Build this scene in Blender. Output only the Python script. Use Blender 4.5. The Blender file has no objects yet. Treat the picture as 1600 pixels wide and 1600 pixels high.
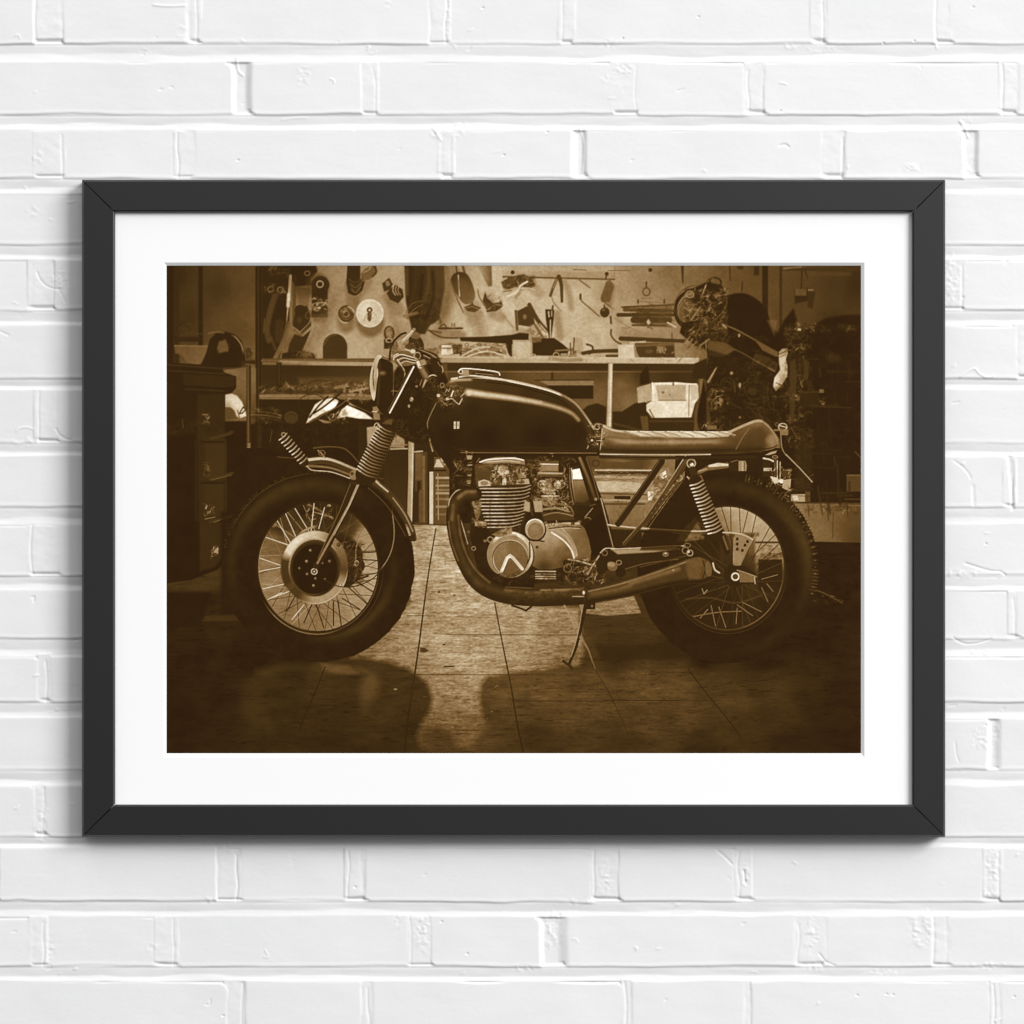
import bpy, math, time
import numpy as np
# A framed print on a white painted brick wall.  1 photo pixel on the wall = U metres; x right, z up, y towards the wall.
U = 0.00065
CX, CY = 800.0, 800.0
def wx(px): return (px - CX) * U
def wz(py): return (CY - py) * U
PRINT_GAIN = 1.0
WORLD_LO, WORLD_HI = 0.03, 1.45
EXPO = 0.0
LAMPS = [('soft_lamp', (9.6, -8.3, 5.8), (0, 0, 0), 6.6, 5.4, 2120)]
import math
import numpy as np

# ---------------------------------------------------------------- small raster painter (numpy only)
class Canvas:
    """a field sampled at xs, ys (photo-like units); shapes are laid on it with soft anti-aliased edges"""
    def __init__(s, xs, ys, v=0.0):
        s.xs = np.asarray(xs, np.float32); s.ys = np.asarray(ys, np.float32)
        s.A = np.full((len(ys), len(xs)), v, np.float32)
    def box(s, x0, y0, x1, y1):
        i0, i1 = np.searchsorted(s.xs, [x0, x1]); j0, j1 = np.searchsorted(s.ys, [y0, y1])
        if i1 <= i0 or j1 <= j0: return None
        X, Y = np.meshgrid(s.xs[i0:i1], s.ys[j0:j1])
        return (slice(j0, j1), slice(i0, i1)), X, Y
    def lay(s, sl, X, Y, cov, v, a, mode):
        if callable(v): v = v(X, Y)
        B = s.A[sl]; c = np.clip(cov, 0, 1) * a
        if mode == 'mix': B += (v - B) * c
        elif mode == 'add': B += v * c
        elif mode == 'mul': B *= 1 + (v - 1) * c
        elif mode == 'max': np.maximum(B, v * c, out=B)
        s.A[sl] = B
    def poly(s, pts, v, soft=0.9, a=1.0, sm=False, mode='mix'):
        P = np.array(pts, np.float32)
        if sm: P = spline(P, True)
        m = soft + 1
        b = s.box(P[:, 0].min() - m, P[:, 1].min() - m, P[:, 0].max() + m, P[:, 1].max() + m)
        if b is None: return
        sl, X, Y = b
        s.lay(sl, X, Y, 0.5 - sdf_poly(P, X, Y) / soft, v, a, mode)
    def rect(s, x0, y0, x1, y1, v, soft=0.9, a=1.0, mode='mix'):
        b = s.box(x0 - soft - 1, y0 - soft - 1, x1 + soft + 1, y1 + soft + 1)
        if b is None: return
        sl, X, Y = b
        d = np.maximum(np.maximum(x0 - X, X - x1), np.maximum(y0 - Y, Y - y1))
        s.lay(sl, X, Y, 0.5 - d / soft, v, a, mode)
    def ell(s, cx, cy, rx, ry, v, soft=0.9, a=1.0, rot=0.0, ring=None, arc=None, mode='mix'):
        R = max(rx, ry) + (ring or 0) + soft + 1
        b = s.box(cx - R, cy - R, cx + R, cy + R)
        if b is None: return
        sl, X, Y = b
        t = math.radians(rot); U = (X - cx) * math.cos(t) + (Y - cy) * math.sin(t); V = -(X - cx) * math.sin(t) + (Y - cy) * math.cos(t)
        k = np.sqrt((U / rx) ** 2 + (V / ry) ** 2) + 1e-6
        g = np.sqrt((U / rx ** 2) ** 2 + (V / ry ** 2) ** 2) / k + 1e-6
        d = (k - 1) / g
        if ring: d = np.abs(d) - ring / 2
        c = np.clip(0.5 - d / soft, 0, 1)
        if arc:     # (centre angle, half width) in degrees, 0 = right, 90 = down; fades towards its ends
            th = np.degrees(np.arctan2(V, U)); dd = np.abs((th - arc[0] + 180) % 360 - 180)
            c = c * np.clip((arc[1] - dd) / (arc[1] * 0.45), 0, 1)
        s.lay(sl, X, Y, c, v, a, mode)
    def stroke(s, pts, w, v, soft=0.9, a=1.0, w2=None, v2=None, sm=False, mode='mix', fade=0):
        P = np.array(pts, np.float32)
        if sm and len(P) > 2: P = spline(P, False)
        w2 = w if w2 is None else w2
        m = max(w, w2) / 2 + soft + 1
        b = s.box(P[:, 0].min() - m, P[:, 1].min() - m, P[:, 0].max() + m, P[:, 1].max() + m)
        if b is None: return
        sl, X, Y = b
        L = np.hypot(*(P[1:] - P[:-1]).T); T = max(L.sum(), 1e-6); acc = 0.0
        best = np.full(X.shape, 1e9, np.float32); bt = np.zeros(X.shape, np.float32)
        for k in range(len(P) - 1):
            dx, dy = P[k + 1] - P[k]; l2 = dx * dx + dy * dy + 1e-9
            t = np.clip(((X - P[k, 0]) * dx + (Y - P[k, 1]) * dy) / l2, 0, 1)
            u = (acc + t * L[k]) / T
            d = np.hypot(X - P[k, 0] - t * dx, Y - P[k, 1] - t * dy) - (w + (w2 - w) * u) / 2
            q = d < best; best[q] = d[q]; bt[q] = u[q]; acc += L[k]
        if v2 is not None: v = v + (v2 - v) * bt
        c = 0.5 - best / soft
        if w < soft: c = c * 1.0
        if fade: c = np.clip(c, 0, 1) * np.clip(np.minimum(bt, 1 - bt) / fade, 0, 1)
        s.lay(sl, X, Y, c, v, a, mode)

def spline(P, closed, n=6):
    P = np.asarray(P, np.float32); N = len(P); out = []
    rng = range(N) if closed else range(N - 1)
    for i in rng:
        if closed: a, b, c, d = P[(i - 1) % N], P[i], P[(i + 1) % N], P[(i + 2) % N]
        else: a, b, c, d = P[max(i - 1, 0)], P[i], P[i + 1], P[min(i + 2, N - 1)]
        for k in range(n):
            t = k / n
            out.append(0.5 * (2 * b + (c - a) * t + (2 * a - 5 * b + 4 * c - d) * t * t + (3 * b - a - 3 * c + d) * t ** 3))
    if not closed: out.append(P[-1])
    return np.array(out, np.float32)

def sdf_poly(P, X, Y):
    D = np.full(X.shape, 1e9, np.float32); ins = np.zeros(X.shape, bool); N = len(P)
    for k in range(N):
        x0, y0 = P[k]; x1, y1 = P[(k + 1) % N]; dx, dy = x1 - x0, y1 - y0
        t = np.clip(((X - x0) * dx + (Y - y0) * dy) / (dx * dx + dy * dy + 1e-9), 0, 1)
        D = np.minimum(D, (X - x0 - t * dx) ** 2 + (Y - y0 - t * dy) ** 2)
        if dy != 0:
            q = ((y0 <= Y) & (Y < y1)) | ((y1 <= Y) & (Y < y0))
            ins ^= q & (X < x0 + (Y - y0) * dx / dy)
    D = np.sqrt(D); D[ins] *= -1
    return D

def noise(X, Y, sx, sy, seed, octaves=1):
    """smooth value noise in -1..1"""
    r = 0.0; amp = 1.0; tot = 0.0
    for o in range(octaves):
        tab = np.random.RandomState(seed + 17 * o).uniform(-1, 1, (256, 256)).astype(np.float32)
        U = X / sx * 2 ** o + 1000.37; V = Y / sy * 2 ** o + 1000.71
        i = np.floor(U).astype(int); j = np.floor(V).astype(int); u = U - i; w = V - j
        u = u * u * (3 - 2 * u); w = w * w * (3 - 2 * w)
        g = lambda a, b: tab[b % 256, a % 256]
        r = r + amp * ((g(i, j) * (1 - u) + g(i + 1, j) * u) * (1 - w) + (g(i, j + 1) * (1 - u) + g(i + 1, j + 1) * u) * w)
        tot += amp; amp *= 0.5
    return r / tot

def grad(x0, y0, v0, x1, y1, v1):
    dx, dy = x1 - x0, y1 - y0; l = dx * dx + dy * dy
    return lambda X, Y: v0 + (v1 - v0) * np.clip(((X - x0) * dx + (Y - y0) * dy) / l, 0, 1)
def blobs(v, base=None, p=2.2):
    """scattered-point interpolation: v = [(x, y, value), ...]"""
    def f(X, Y):
        n = 0; d = 0
        for x, y, q in v:
            w = 1 / (((X - x) ** 2 + (Y - y) ** 2) ** (p / 2) + 60); n = n + w * q; d = d + w
        return n / d
    return f
# ---------------------------------------------------------------- the printed picture, in tones 0..255
def clutter(c, x0, y0, x1, y1, seed, lo, hi, dens=1.0, sc=6.5):
    """small bright and dark metal-like texture: warped ridges, feathered at the edge of its box"""
    b = c.box(x0 - 4, y0 - 4, x1 + 4, y1 + 4)
    if b is None: return
    sl, X, Y = b
    wx_ = X + 5 * noise(X, Y, 9, 9, seed + 1, 2); wy_ = Y + 5 * noise(X, Y, 9, 9, seed + 2, 2)
    d = np.minimum(np.minimum(wx_ - x0, x1 - wx_), np.minimum(wy_ - y0, y1 - wy_)); m = np.clip(d / 5 + .4, 0, 1)
    r1 = 1 - np.abs(noise(wx_, wy_, sc, sc * .8, seed + 3, 2)) * 2.6; r2 = 1 - np.abs(noise(wx_, wy_, sc * 1.7, sc * 1.3, seed + 4, 2)) * 3.2
    patch = np.clip(.55 + 1.1 * noise(X, Y, 12, 10, seed + 5, 2), 0, 1)
    k = (np.clip(r1, 0, 1) ** 3 * .75 + np.clip(r2, 0, 1) ** 4 * .6) * patch
    B = c.A[sl]; B -= (B - min(lo, 46)) * m * .45 * np.clip(.5 + noise(X, Y, 5, 5, seed + 6, 2) * 1.6, 0, 1)
    B += (hi - B) * np.clip(k * m * (.35 + .5 * dens), 0, 1); c.A[sl] = B

def greeble(c, x0, y0, x1, y1, n, seed, lo, hi, l0=2, l1=7, w=1.2, a=0.9, ang=None):
    r = np.random.RandomState(seed)
    if ang is None and n >= 8:
        clutter(c, x0, y0, x1, y1, seed, lo, hi, min(1.0, n * 60.0 / ((x1 - x0) * (y1 - y0) + 1)))
        n = int(n * 0.4)
    for _ in range(n):
        x, y = r.uniform(x0, x1), r.uniform(y0, y1); L = r.uniform(l0, l1)
        t = r.uniform(0, math.pi) if ang is None else math.radians(ang) + r.normal() * 0.25
        v = lo + (hi - lo) * r.rand() ** 1.7; k = r.rand()
        if k < 0.80:
            b = r.uniform(-0.14, 0.14)
            c.stroke([(x - L / 2 * math.cos(t), y - L / 2 * math.sin(t)), (x + b * L * math.sin(t), y - b * L * math.cos(t)),
                      (x + L / 2 * math.cos(t), y + L / 2 * math.sin(t))], r.uniform(0.5, 1.3) * w, v, a=a, soft=1.2)
        elif k < 0.86: c.ell(x, y, L / 4, L / 4 * r.uniform(0.6, 1), v, a=a * .8, rot=r.uniform(0, 180), ring=w, soft=1.3)
        elif k < 0.94: c.ell(x, y, r.uniform(0.6, 1.8), r.uniform(0.6, 1.4), v, a=a, soft=1.2)
        else: c.rect(x, y, x + r.uniform(1, 4), y + r.uniform(1, 3), v, a=a * .8, soft=1.2)

def coil(c, p0, p1, h0, h1, n, hi, lo, sag=0.12, w=2.2, end=0.5, seed=3):
    p0 = np.array(p0, float); p1 = np.array(p1, float); ax = (p1 - p0) / np.linalg.norm(p1 - p0); no = np.array([ax[1], -ax[0]])
    if no[0] < 0: no = -no
    c.stroke([p0, p1], 2 * h0 - 1, lo, w2=2 * h1 - 1)
    r = np.random.RandomState(seed)
    for k in range(n):
        t = (k + 0.5) / n; q = p0 + (p1 - p0) * t; h = h0 + (h1 - h0) * t
        a = q - no * h; b = q + no * h; m = q + ax * h * sag
        v = hi * r.uniform(0.85, 1.08)
        c.stroke([a, m, b], w, v, sm=True, v2=v * end, soft=1.4)
        c.stroke([a + ax * 0.2, a * 0.6 + m * 0.4 + ax * 0.2], w * 0.7, min(255, v * 1.25), a=0.7)

def front_end(c, stage):
    S, Pg, R, E, G = c.stroke, c.poly, c.rect, c.ell, lambda *a, **k: greeble(c, *a, **k)
    if stage == 0:
        Pg([(620, 575), (650, 548), (668, 548), (684, 556), (692, 578), (700, 600), (696, 640), (676, 660), (668, 690), (640, 690), (606, 668), (596, 648), (604, 620)], 38, soft=3, sm=True)
        Pg([(582, 636), (592, 634), (594, 656), (584, 656)], 118, soft=2); S([(582, 643), (592, 643)], 2, 170); S([(592, 644), (608, 646)], 5, 78, soft=2)
        # lamp bowl and chrome rim
        Pg([(592, 556), (600, 558), (612, 565), (614.5, 580), (615, 606), (612, 632), (612, 642), (600, 647), (592, 640), (585, 624), (587, 600), (588, 572)], 39, soft=1.5, sm=True)
        S([(593, 566), (592, 600), (590, 632)], 3, 58, soft=4, sm=True); E(597.5, 583, 5, 3, 98, soft=5); S([(597, 559), (606, 562), (613, 567)], 1.3, 128, sm=True); S([(614.5, 568), (615, 590), (614, 625)], 1.3, 96, sm=True, fade=.2)
        Pg([(595, 554.5), (590, 555), (585, 562), (580.5, 575), (577.8, 592), (578, 606), (580.5, 618), (583.5, 626), (586, 622), (588, 606), (590, 590), (589.5, 575), (592, 563), (597, 558)], blobs([(585, 565, 150), (581, 580, 214), (579, 600, 205), (583, 620, 190), (588, 580, 120), (587, 600, 96), (592, 557, 190)]), soft=1.2, sm=True)
        S([(589.5, 574), (590, 584), (589, 592)], 1.6, 196, sm=True, fade=.2); S([(585, 570), (583, 585), (583.5, 600), (585, 612)], 1.6, 70, sm=True, fade=.25, soft=1.5)
        # hose, bar end, brake lever
        S([(609, 562), (610, 548), (616, 533), (626, 523), (634, 520)], 3, 42, sm=True); S([(611.5, 548), (617, 535), (627, 525)], 1, 104, sm=True); clutter(c, 606, 535, 624, 566, 540, 40, 110, .7, 4)
        Pg([(640, 526), (652, 524), (660, 532), (662, 545), (650, 550), (640, 542)], 50, soft=2, sm=True); Pg([(644, 518), (652, 519), (657, 525), (652, 530), (642, 527)], 92, soft=2, sm=True)
        Pg([(621, 534), (627, 530), (634, 532), (635, 540), (626, 545), (623, 541)], 138, soft=1.5, sm=True); S([(629, 533), (638, 526), (647, 515)], 4.6, 158, sm=True, w2=3.6); S([(630, 531), (646, 515)], 1.2, 205, sm=True); E(647, 514.5, 2.6, 2.2, 128)
        Pg([(633, 540), (645, 536), (650, 546), (638, 550)], 72, soft=2, sm=True); clutter(c, 630, 535, 655, 556, 541, 50, 190, .8, 4)
        # clamps of chrome
        Pg([(615, 556), (622, 549), (640, 549), (652, 556), (650, 568), (636, 572), (622, 570), (615, 564)], 92, soft=2, sm=True)
        for k in range(5): S([(616 + 2.4 * k, 559 + 2.4 * k), (626 + 2 * k, 554 + 2.6 * k), (640 + k, 557 + 2.4 * k), (650, 560 + 1.8 * k)], 1.4, (205, 60, 180, 52, 168)[k], sm=True)
        S([(615, 562), (616, 556), (622, 553)], 2.4, 176, sm=True); S([(621, 562), (627, 571), (632, 580), (632, 589), (626, 602)], 2.2, 172, sm=True, v2=120); S([(619, 565), (625, 575)], 2, 66)
        E(645, 549, 4, 3.5, 190); E(652, 556, 5, 5.5, 150, ring=1.8); E(652, 556, 3, 3, 60); S([(640, 548), (634, 546)], 2.4, 176)
        clutter(c, 655, 540, 690, 572, 542, 40, 150, .8, 4.5); S([(660, 548), (672, 553), (682, 559)], 2, 118, sm=True); S([(662, 555), (676, 562)], 1.2, 150)
        clutter(c, 612, 574, 640, 606, 543, 38, 92, .5, 5)
        # stanchion
        Pg([(642, 570), (655, 574), (620, 650), (603, 660), (598, 650)], 40, soft=1.8); S([(646.5, 573), (628, 609), (609, 645)], 2.6, 216, soft=1.2); S([(642.5, 575), (606, 642)], 1, 84)
        # grip
        S([(656, 568), (662, 580), (667, 590)], 13, 78, w2=12, soft=2, sm=True); S([(659, 576), (666, 588)], 5, 118, soft=4, a=.9); S([(663, 572), (671, 586)], 2.4, 52, soft=2)
        S([(653, 566), (656, 573)], 5.5, 196, soft=2); Pg([(656, 563), (663, 561), (667, 568), (660, 573)], 128, soft=1.5); S([(656, 573), (666, 570)], 1.4, 70)
        Pg([(672, 562), (682, 560), (692, 572), (690, 588), (680, 586)], 44, soft=2, sm=True); S([(689, 570), (692, 577), (691, 584)], 2, 140, sm=True, fade=.2); S([(684, 566), (688, 572)], 1.4, 110)
        E(677, 594, 8.5, 8, 44); E(676.5, 593, 8, 7, 178, ring=1.8, arc=(-100, 70)); E(676, 594, 4, 4, 70, ring=1.2)
        S([(665, 594), (661, 605)], 3, 150, soft=1.6); S([(659, 593), (656, 602)], 1.5, 110); clutter(c, 648, 592, 672, 610, 544, 40, 150, .7, 4); E(651, 604, 2.2, 2, 130)
        E(643, 624, 3, 3.6, 176, soft=1.4); E(639, 634.5, 1.8, 2.6, 140, soft=1.3); S([(612, 611), (622, 611)], 1.6, 92); clutter(c, 600, 655, 690, 690, 545, 36, 80, .6, 7); clutter(c, 630, 600, 690, 650, 546, 36, 70, .4, 6)
        E(589, 666, 4, 5, 158, ring=1.5); Pg([(597, 662), (604, 656), (614, 654), (612, 664)], 78, soft=3)
    else:
        Pg([(672, 604), (694, 604), (706, 608), (712, 625), (706, 636), (690, 634), (676, 622)], 44, soft=5, sm=True)
        clutter(c, 674, 600, 724, 636, 550, 42, 170, .55, 5)
        E(685, 618, 2.8, 2.8, 190, soft=1.4); S([(683, 627), (674, 645), (668, 660), (669, 672)], 1.6, 104, sm=True, fade=.1); S([(698, 625), (706, 623), (712, 628), (717, 632)], 1.8, 150, sm=True); S([(705, 619), (708, 611)], 2.4, 200, soft=1.4)
        S([(718, 631), (722, 623)], 2, 165); S([(690, 626), (699, 634)], 1.4, 118); E(691, 602, 3, 3.4, 120, ring=1.3); E(699, 623, 2.4, 2, 178, soft=1.3); S([(696, 613), (698, 608), (701, 612), (703, 607)], 1.1, 150)

def paint_picture():
    xs = np.arange(258.5, 1348.5, 1.0); ys = np.arange(412.5, 1180.5, 1.0)
    c = Canvas(xs, ys, 36)
    S, Pg, R, E, G = c.stroke, c.poly, c.rect, c.ell, lambda *a, **k: greeble(c, *a, **k)

    # ---- back wall behind everything
    R(258, 412, 1348, 700, blobs([(270, 430, 44), (290, 500, 52), (340, 450, 55), (370, 520, 70), (395, 440, 70), (395, 600, 84),
        (440, 440, 70), (450, 540, 90), (490, 430, 105), (500, 540, 150), (520, 440, 122), (540, 520, 152), (540, 430, 130), (560, 545, 158), (615, 430, 140),
        (620, 490, 155), (640, 540, 120), (720, 420, 140), (750, 500, 172), (780, 430, 172), (800, 480, 178), (820, 430, 165), (850, 500, 172), (900, 470, 168),
        (900, 540, 176), (940, 520, 168), (960, 440, 135), (985, 500, 150), (1000, 540, 135), (1010, 440, 118), (1050, 430, 100), (1040, 520, 120),
        (1090, 440, 97), (1120, 440, 86), (1160, 440, 76), (1180, 420, 72), (1210, 450, 74), (1240, 470, 68), (1300, 440, 58), (1340, 440, 46),
        (1300, 500, 54), (1230, 520, 68), (1150, 560, 60)]), soft=1)
    b = c.box(258, 412, 1348, 700)
    c.A[b[0]] *= 1 + 0.035 * noise(b[1], b[2], 14, 22, 5, 3)
    # left: window jambs and posts
    R(258, 412, 272, 600, 37, soft=4); R(272, 412, 280, 570, 46, soft=4)
    R(310, 412, 317, 540, 39, soft=3); S([(306, 415), (306, 535)], 1.5, 60, a=.5); R(317, 412, 319, 540, 62, a=.4)
    R(399, 412, 409, 664, 40, soft=1.5); S([(403.5, 415), (404, 664)], 1.2, 66); S([(410, 415), (410, 640)], 1, 60, a=.7)
    Pg([(392, 600), (399, 590), (399, 664), (392, 664)], 70, soft=2)
    # dark pegboard corner and hanging straps
    Pg([(409, 412), (452, 412), (452, 500), (436, 560), (409, 562)], 43, soft=3)
    Pg([(452, 412), (493, 412), (496, 424), (486, 436), (486, 446), (462, 448), (452, 432)], 40, soft=3)
    Pg([(462, 447), (486, 450), (482, 480), (468, 478)], grad(470, 445, 62, 478, 480, 98), soft=4)
    S([(430, 462), (424, 480), (417, 512), (420, 532)], 9, 78, sm=True, soft=3, a=.7); S([(437, 505), (436, 530)], 13, 56, soft=3, a=.8)
    S([(413, 498), (412, 520)], 1.5, 92, a=.7); S([(424, 528), (430, 545)], 4, 75, soft=2, a=.6)
    E(423, 452, 4.5, 4.5, 120, ring=1.6, a=.8); E(438, 453, 4.5, 4.5, 130, ring=1.6, a=.8); G(414, 446, 445, 460, 12, 2, 60, 170, 1, 4)
    G(418, 416, 450, 432, 10, 9, 50, 110, 2, 6); E(480, 427, 4, 3.5, 110, ring=1.3); E(428, 418, 4, 2, 90, ring=1)
    S([(454, 431), (453, 445), (451, 470)], 4.5, 118, sm=True, v2=170); S([(451, 460), (450, 478)], 5, 196, soft=2); S([(450, 478), (448, 502)], 2, 190, v2=110)
    S([(450, 505), (444, 530), (430, 560)], 7, 85, sm=True, soft=2, v2=104, a=.8); S([(461, 432), (459, 505)], 5, 50, soft=2, a=.5)
    # machine head with chevron and its belt
    Pg([(463, 478), (480, 478), (485, 492), (486, 508), (471, 521), (457, 510), (461, 490)], 50, soft=2); E(469, 485, 8.5, 8.5, 47)
    S([(457, 510), (469, 519), (483, 505), (486, 497)], 1.8, 112); S([(459, 515), (470, 524), (486, 509)], 1.4, 70)
    E(468, 500, 4, 5, 62); E(482, 492, 4, 6, 84, ring=1.3, rot=20)
    Pg([(460, 522), (473, 526), (486, 515), (478, 535), (470, 552), (449, 554), (452, 538)], 50, soft=2)
    Pg([(486, 520), (496, 500), (490, 530), (476, 553), (472, 552)], 100, soft=5, a=.5)
    # round drum, gauges
    E(497, 447, 19, 20, 66, soft=7, a=.55); E(500.5, 445, 14, 14, 45); E(500, 444, 5, 5, 150, ring=1.8); E(500, 444, 11, 11, 58, ring=1.5, a=.6); R(487, 452, 512, 496, 45, soft=1.5); Pg([(486, 490), (512, 490), (508, 505), (490, 503)], 84, soft=5, a=.6)
    G(488, 465, 512, 486, 46, 4, 70, 235, 1, 4, w=1.3); R(487, 470, 512, 472, 45, a=.5); R(487, 478, 512, 479.5, 45, a=.5)
    # bench-top left
    Pg([(441, 552), (470, 548), (490, 552), (494, 561), (440, 563)], 44, soft=2); G(455, 548, 495, 561, 18, 5, 45, 120, 2, 6)
    E(477, 554, 6, 4, 72); E(523.5, 542, 19, 20.5, 57, soft=1.5); R(504.5, 542, 542.5, 562, 57, soft=1.5); S([(506, 540), (514, 527), (524, 523)], 1.2, 86, sm=True)
    R(409, 560, 600, 566, 74, soft=1); S([(409, 563.5), (432, 563.5)], 3, 86); S([(436, 565), (520, 567), (600, 568)], 4, 122, v2=150); S([(436, 562.6), (600, 563)], 1.6, 92)
    Pg([(409, 570), (600, 572), (600, 614), (409, 612)], grad(500, 570, 47, 510, 612, 62), soft=1.5); Pg([(465, 590), (600, 588), (600, 612), (470, 610)], 74, soft=5, a=.8)
    R(432, 566, 440, 612, 44, soft=2); S([(436, 560), (436, 600)], 1.5, 70, a=.6)
    G(440, 596, 476, 612, 22, 6, 48, 118, 3, 8); S([(446, 597), (452, 604), (462, 610)], 1.8, 110, sm=True)
    E(500, 612, 25, 18, 46, ring=1.6, a=.6); S([(488, 612), (500, 600), (520, 597)], 2, 92, sm=True, a=.8)
    R(405, 612, 600, 616, 60, soft=1.5); R(405, 616, 600, 623.5, 104, soft=1.2); R(405, 618.4, 600, 619.6, 138, a=.6); R(405, 620, 600, 621, 76, a=.7)
    R(409, 624, 600, 700, 40, soft=1.5)
    G(395, 600, 586, 616, 30, 7, 50, 150, 3, 9); G(520, 596, 580, 628, 40, 8, 55, 185, 3, 10, w=1.4)
    S([(524, 606), (540, 603)], 5, 118, a=.7); S([(546, 612), (572, 607)], 3, 128); S([(528, 620), (578, 622)], 4, 98)
    # bowl, dark helmet on the cabinet, vice on a stand
    Pg([(272, 540), (300, 540), (330, 540), (322, 562), (308, 570), (292, 566), (284, 555), (274, 552)], grad(290, 540, 82, 310, 570, 94), soft=2)
    S([(273, 540), (330, 541)], 2, 100); R(272, 526, 312, 534, 44, soft=2); G(272, 505, 300, 520, 10, 31, 40, 72, 3, 7); S([(290, 519), (318, 522)], 2, 66, a=.7)
    Pg([(313, 572), (322, 552), (328, 530), (338, 520), (352, 518), (366, 522), (377, 532), (382, 550), (384, 566), (376, 575), (350, 576)], 39, soft=1.5, sm=False)
    Pg([(342, 534), (352, 530), (357, 540), (357, 549), (342, 552), (339, 545)], 84, soft=3); S([(360, 523), (368, 527), (377, 539), (381, 555)], 2, 118, sm=True, fade=.2); S([(326, 521), (336, 519), (350, 520)], 2, 98, sm=True, a=.8)
    S([(340, 576), (372, 575), (386, 571)], 3, 60, sm=True)
    Pg([(352, 578), (385, 574), (400, 575), (400, 640), (352, 640)], blobs([(360, 580, 98), (380, 600, 92), (360, 625, 84), (395, 590, 100), (395, 640, 74)]), soft=1.5)
    R(350, 658, 386, 820, 35, soft=3); R(392, 664, 402, 700, 36, soft=2)
    R(385, 570, 392, 692, 56); S([(387.5, 572), (388, 690)], 1.6, 92); S([(391, 572), (391, 690)], 1.4, 40)
    E(388.5, 548, 5, 5, 66); R(384.5, 548, 393.5, 562, 60); G(384, 545, 394, 562, 8, 12, 50, 130, 2, 4); S([(380, 567), (396, 566)], 7, 48); S([(384, 569), (396, 570)], 2, 86)
    # cabinet
    Pg([(258, 566), (346, 572), (350, 582), (369, 588), (369, 606), (362, 614), (352, 616), (352, 912), (258, 912)], 38, soft=1.3)
    S([(262, 570), (346, 576)], 2, 60, a=.8); S([(262, 579), (350, 584)], 1.5, 62, a=.8); Pg([(285, 584), (366, 588), (368, 602), (350, 606), (288, 602)], 46, soft=2); S([(288, 603), (352, 607)], 1.6, 32); S([(290, 608), (350, 611)], 2, 58, a=.7)
    Pg([(308, 616), (352, 616), (350, 760), (346, 880), (312, 895)], 46, soft=3); R(320, 686, 352, 748, 54, soft=5, a=.8); R(318, 755, 350, 806, 52, soft=5, a=.8); R(320, 830, 346, 872, 50, soft=5, a=.8)
    R(258, 680, 305, 912, 33, soft=6, a=.8); S([(306, 690), (306, 880)], 1.6, 46, soft=2); S([(353, 690), (353, 830)], 2, 62, soft=2, a=.6)
    for y, k in ((678, 0), (742, 1), (808, 2)):
        S([(312, y + 6), (330, y + 6)], 2.4, 50, soft=2); S([(328, y + 7), (352, y + 1), (363, y - 3)], 4.5, 56, soft=2); S([(330, y + 8), (362, y)], 1.2, 88 if k else 70, a=.8); R(314, y + 11, 351, y + 14, 36, soft=2)
    G(316, 648, 326, 662, 16, 14, 90, 215, 1, 4); R(316, 647, 325, 648.4, 120); G(320, 790, 336, 804, 30, 15, 70, 230, 1, 4); S([(320, 811), (336, 808)], 1.2, 110); G(331, 855, 341, 870, 20, 16, 70, 200, 1, 4); Pg([(333, 862), (341, 854), (341, 866)], 132)
    G(258, 655, 350, 680, 8, 17, 40, 66, 2, 5); G(316, 722, 330, 746, 14, 18, 40, 92, 2, 5); S([(285, 655), (286, 668)], 1.2, 78)
    # white helmet
    Pg([(352, 636), (352, 617), (362, 615), (370, 618), (378, 628), (383, 640), (385, 650), (376, 653), (369, 650), (366, 641), (360, 636)], blobs([(355, 620, 175), (362, 625, 225), (372, 630, 200), (380, 645, 205), (356, 634, 120)]))
    Pg([(352, 638), (362, 638), (368, 645), (370, 655), (352, 656)], 76, soft=2); S([(374, 646), (380, 636), (384, 640), (378, 646), (374, 646)], 1.8, 50); S([(371, 641), (374, 651)], 1.4, 70)
    # pipes and clutter left of headlamp
    for k, (y, v) in enumerate(((643, 78), (648, 92), (652, 60))): S([(392, y), (415, y + 1), (438, y + 5)], 2, v, sm=True)
    G(396, 636, 440, 662, 26, 19, 45, 110, 3, 9); E(455, 652, 9, 8, 80, ring=3, a=.6); E(455, 655, 8, 9, 60, soft=4)
    E(488, 632, 22, 16, 50, ring=1.5, a=.8)
    Pg([(478, 662), (484, 648), (492, 632), (503, 625), (518, 622), (530, 624), (524, 636), (506, 648), (490, 654)], 214, soft=1.4); Pg([(503, 636), (516, 626), (529, 628), (522, 638), (508, 642)], 248)
    Pg([(526, 654), (534, 640), (546, 630), (556, 636), (570, 645), (583, 655), (560, 654), (542, 651)], 224, soft=1.2); Pg([(538, 642), (548, 633), (562, 643), (554, 650), (542, 648)], 246, soft=2)
    Pg([(496, 655), (510, 657), (520, 660), (508, 662)], 130)
    for p in ([(480, 664), (500, 650), (520, 640), (542, 624)], [(484, 652), (498, 634), (512, 620)], [(490, 646), (508, 634), (530, 616)], [(524, 622), (548, 634), (580, 648)]): S(p, 2.6, 36, sm=True)
    S([(482, 661), (505, 648), (530, 634), (545, 622)], 1, 150, sm=True, a=.8); S([(530, 619), (555, 634), (582, 646)], 1, 100, sm=True)
    E(520, 652, 5, 5, 100, ring=1.6); G(505, 640, 545, 664, 24, 21, 60, 220, 2, 7)
    R(392, 662, 585, 712, 35, soft=3, a=.8); G(395, 660, 585, 705, 16, 22, 38, 64, 4, 12)

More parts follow.
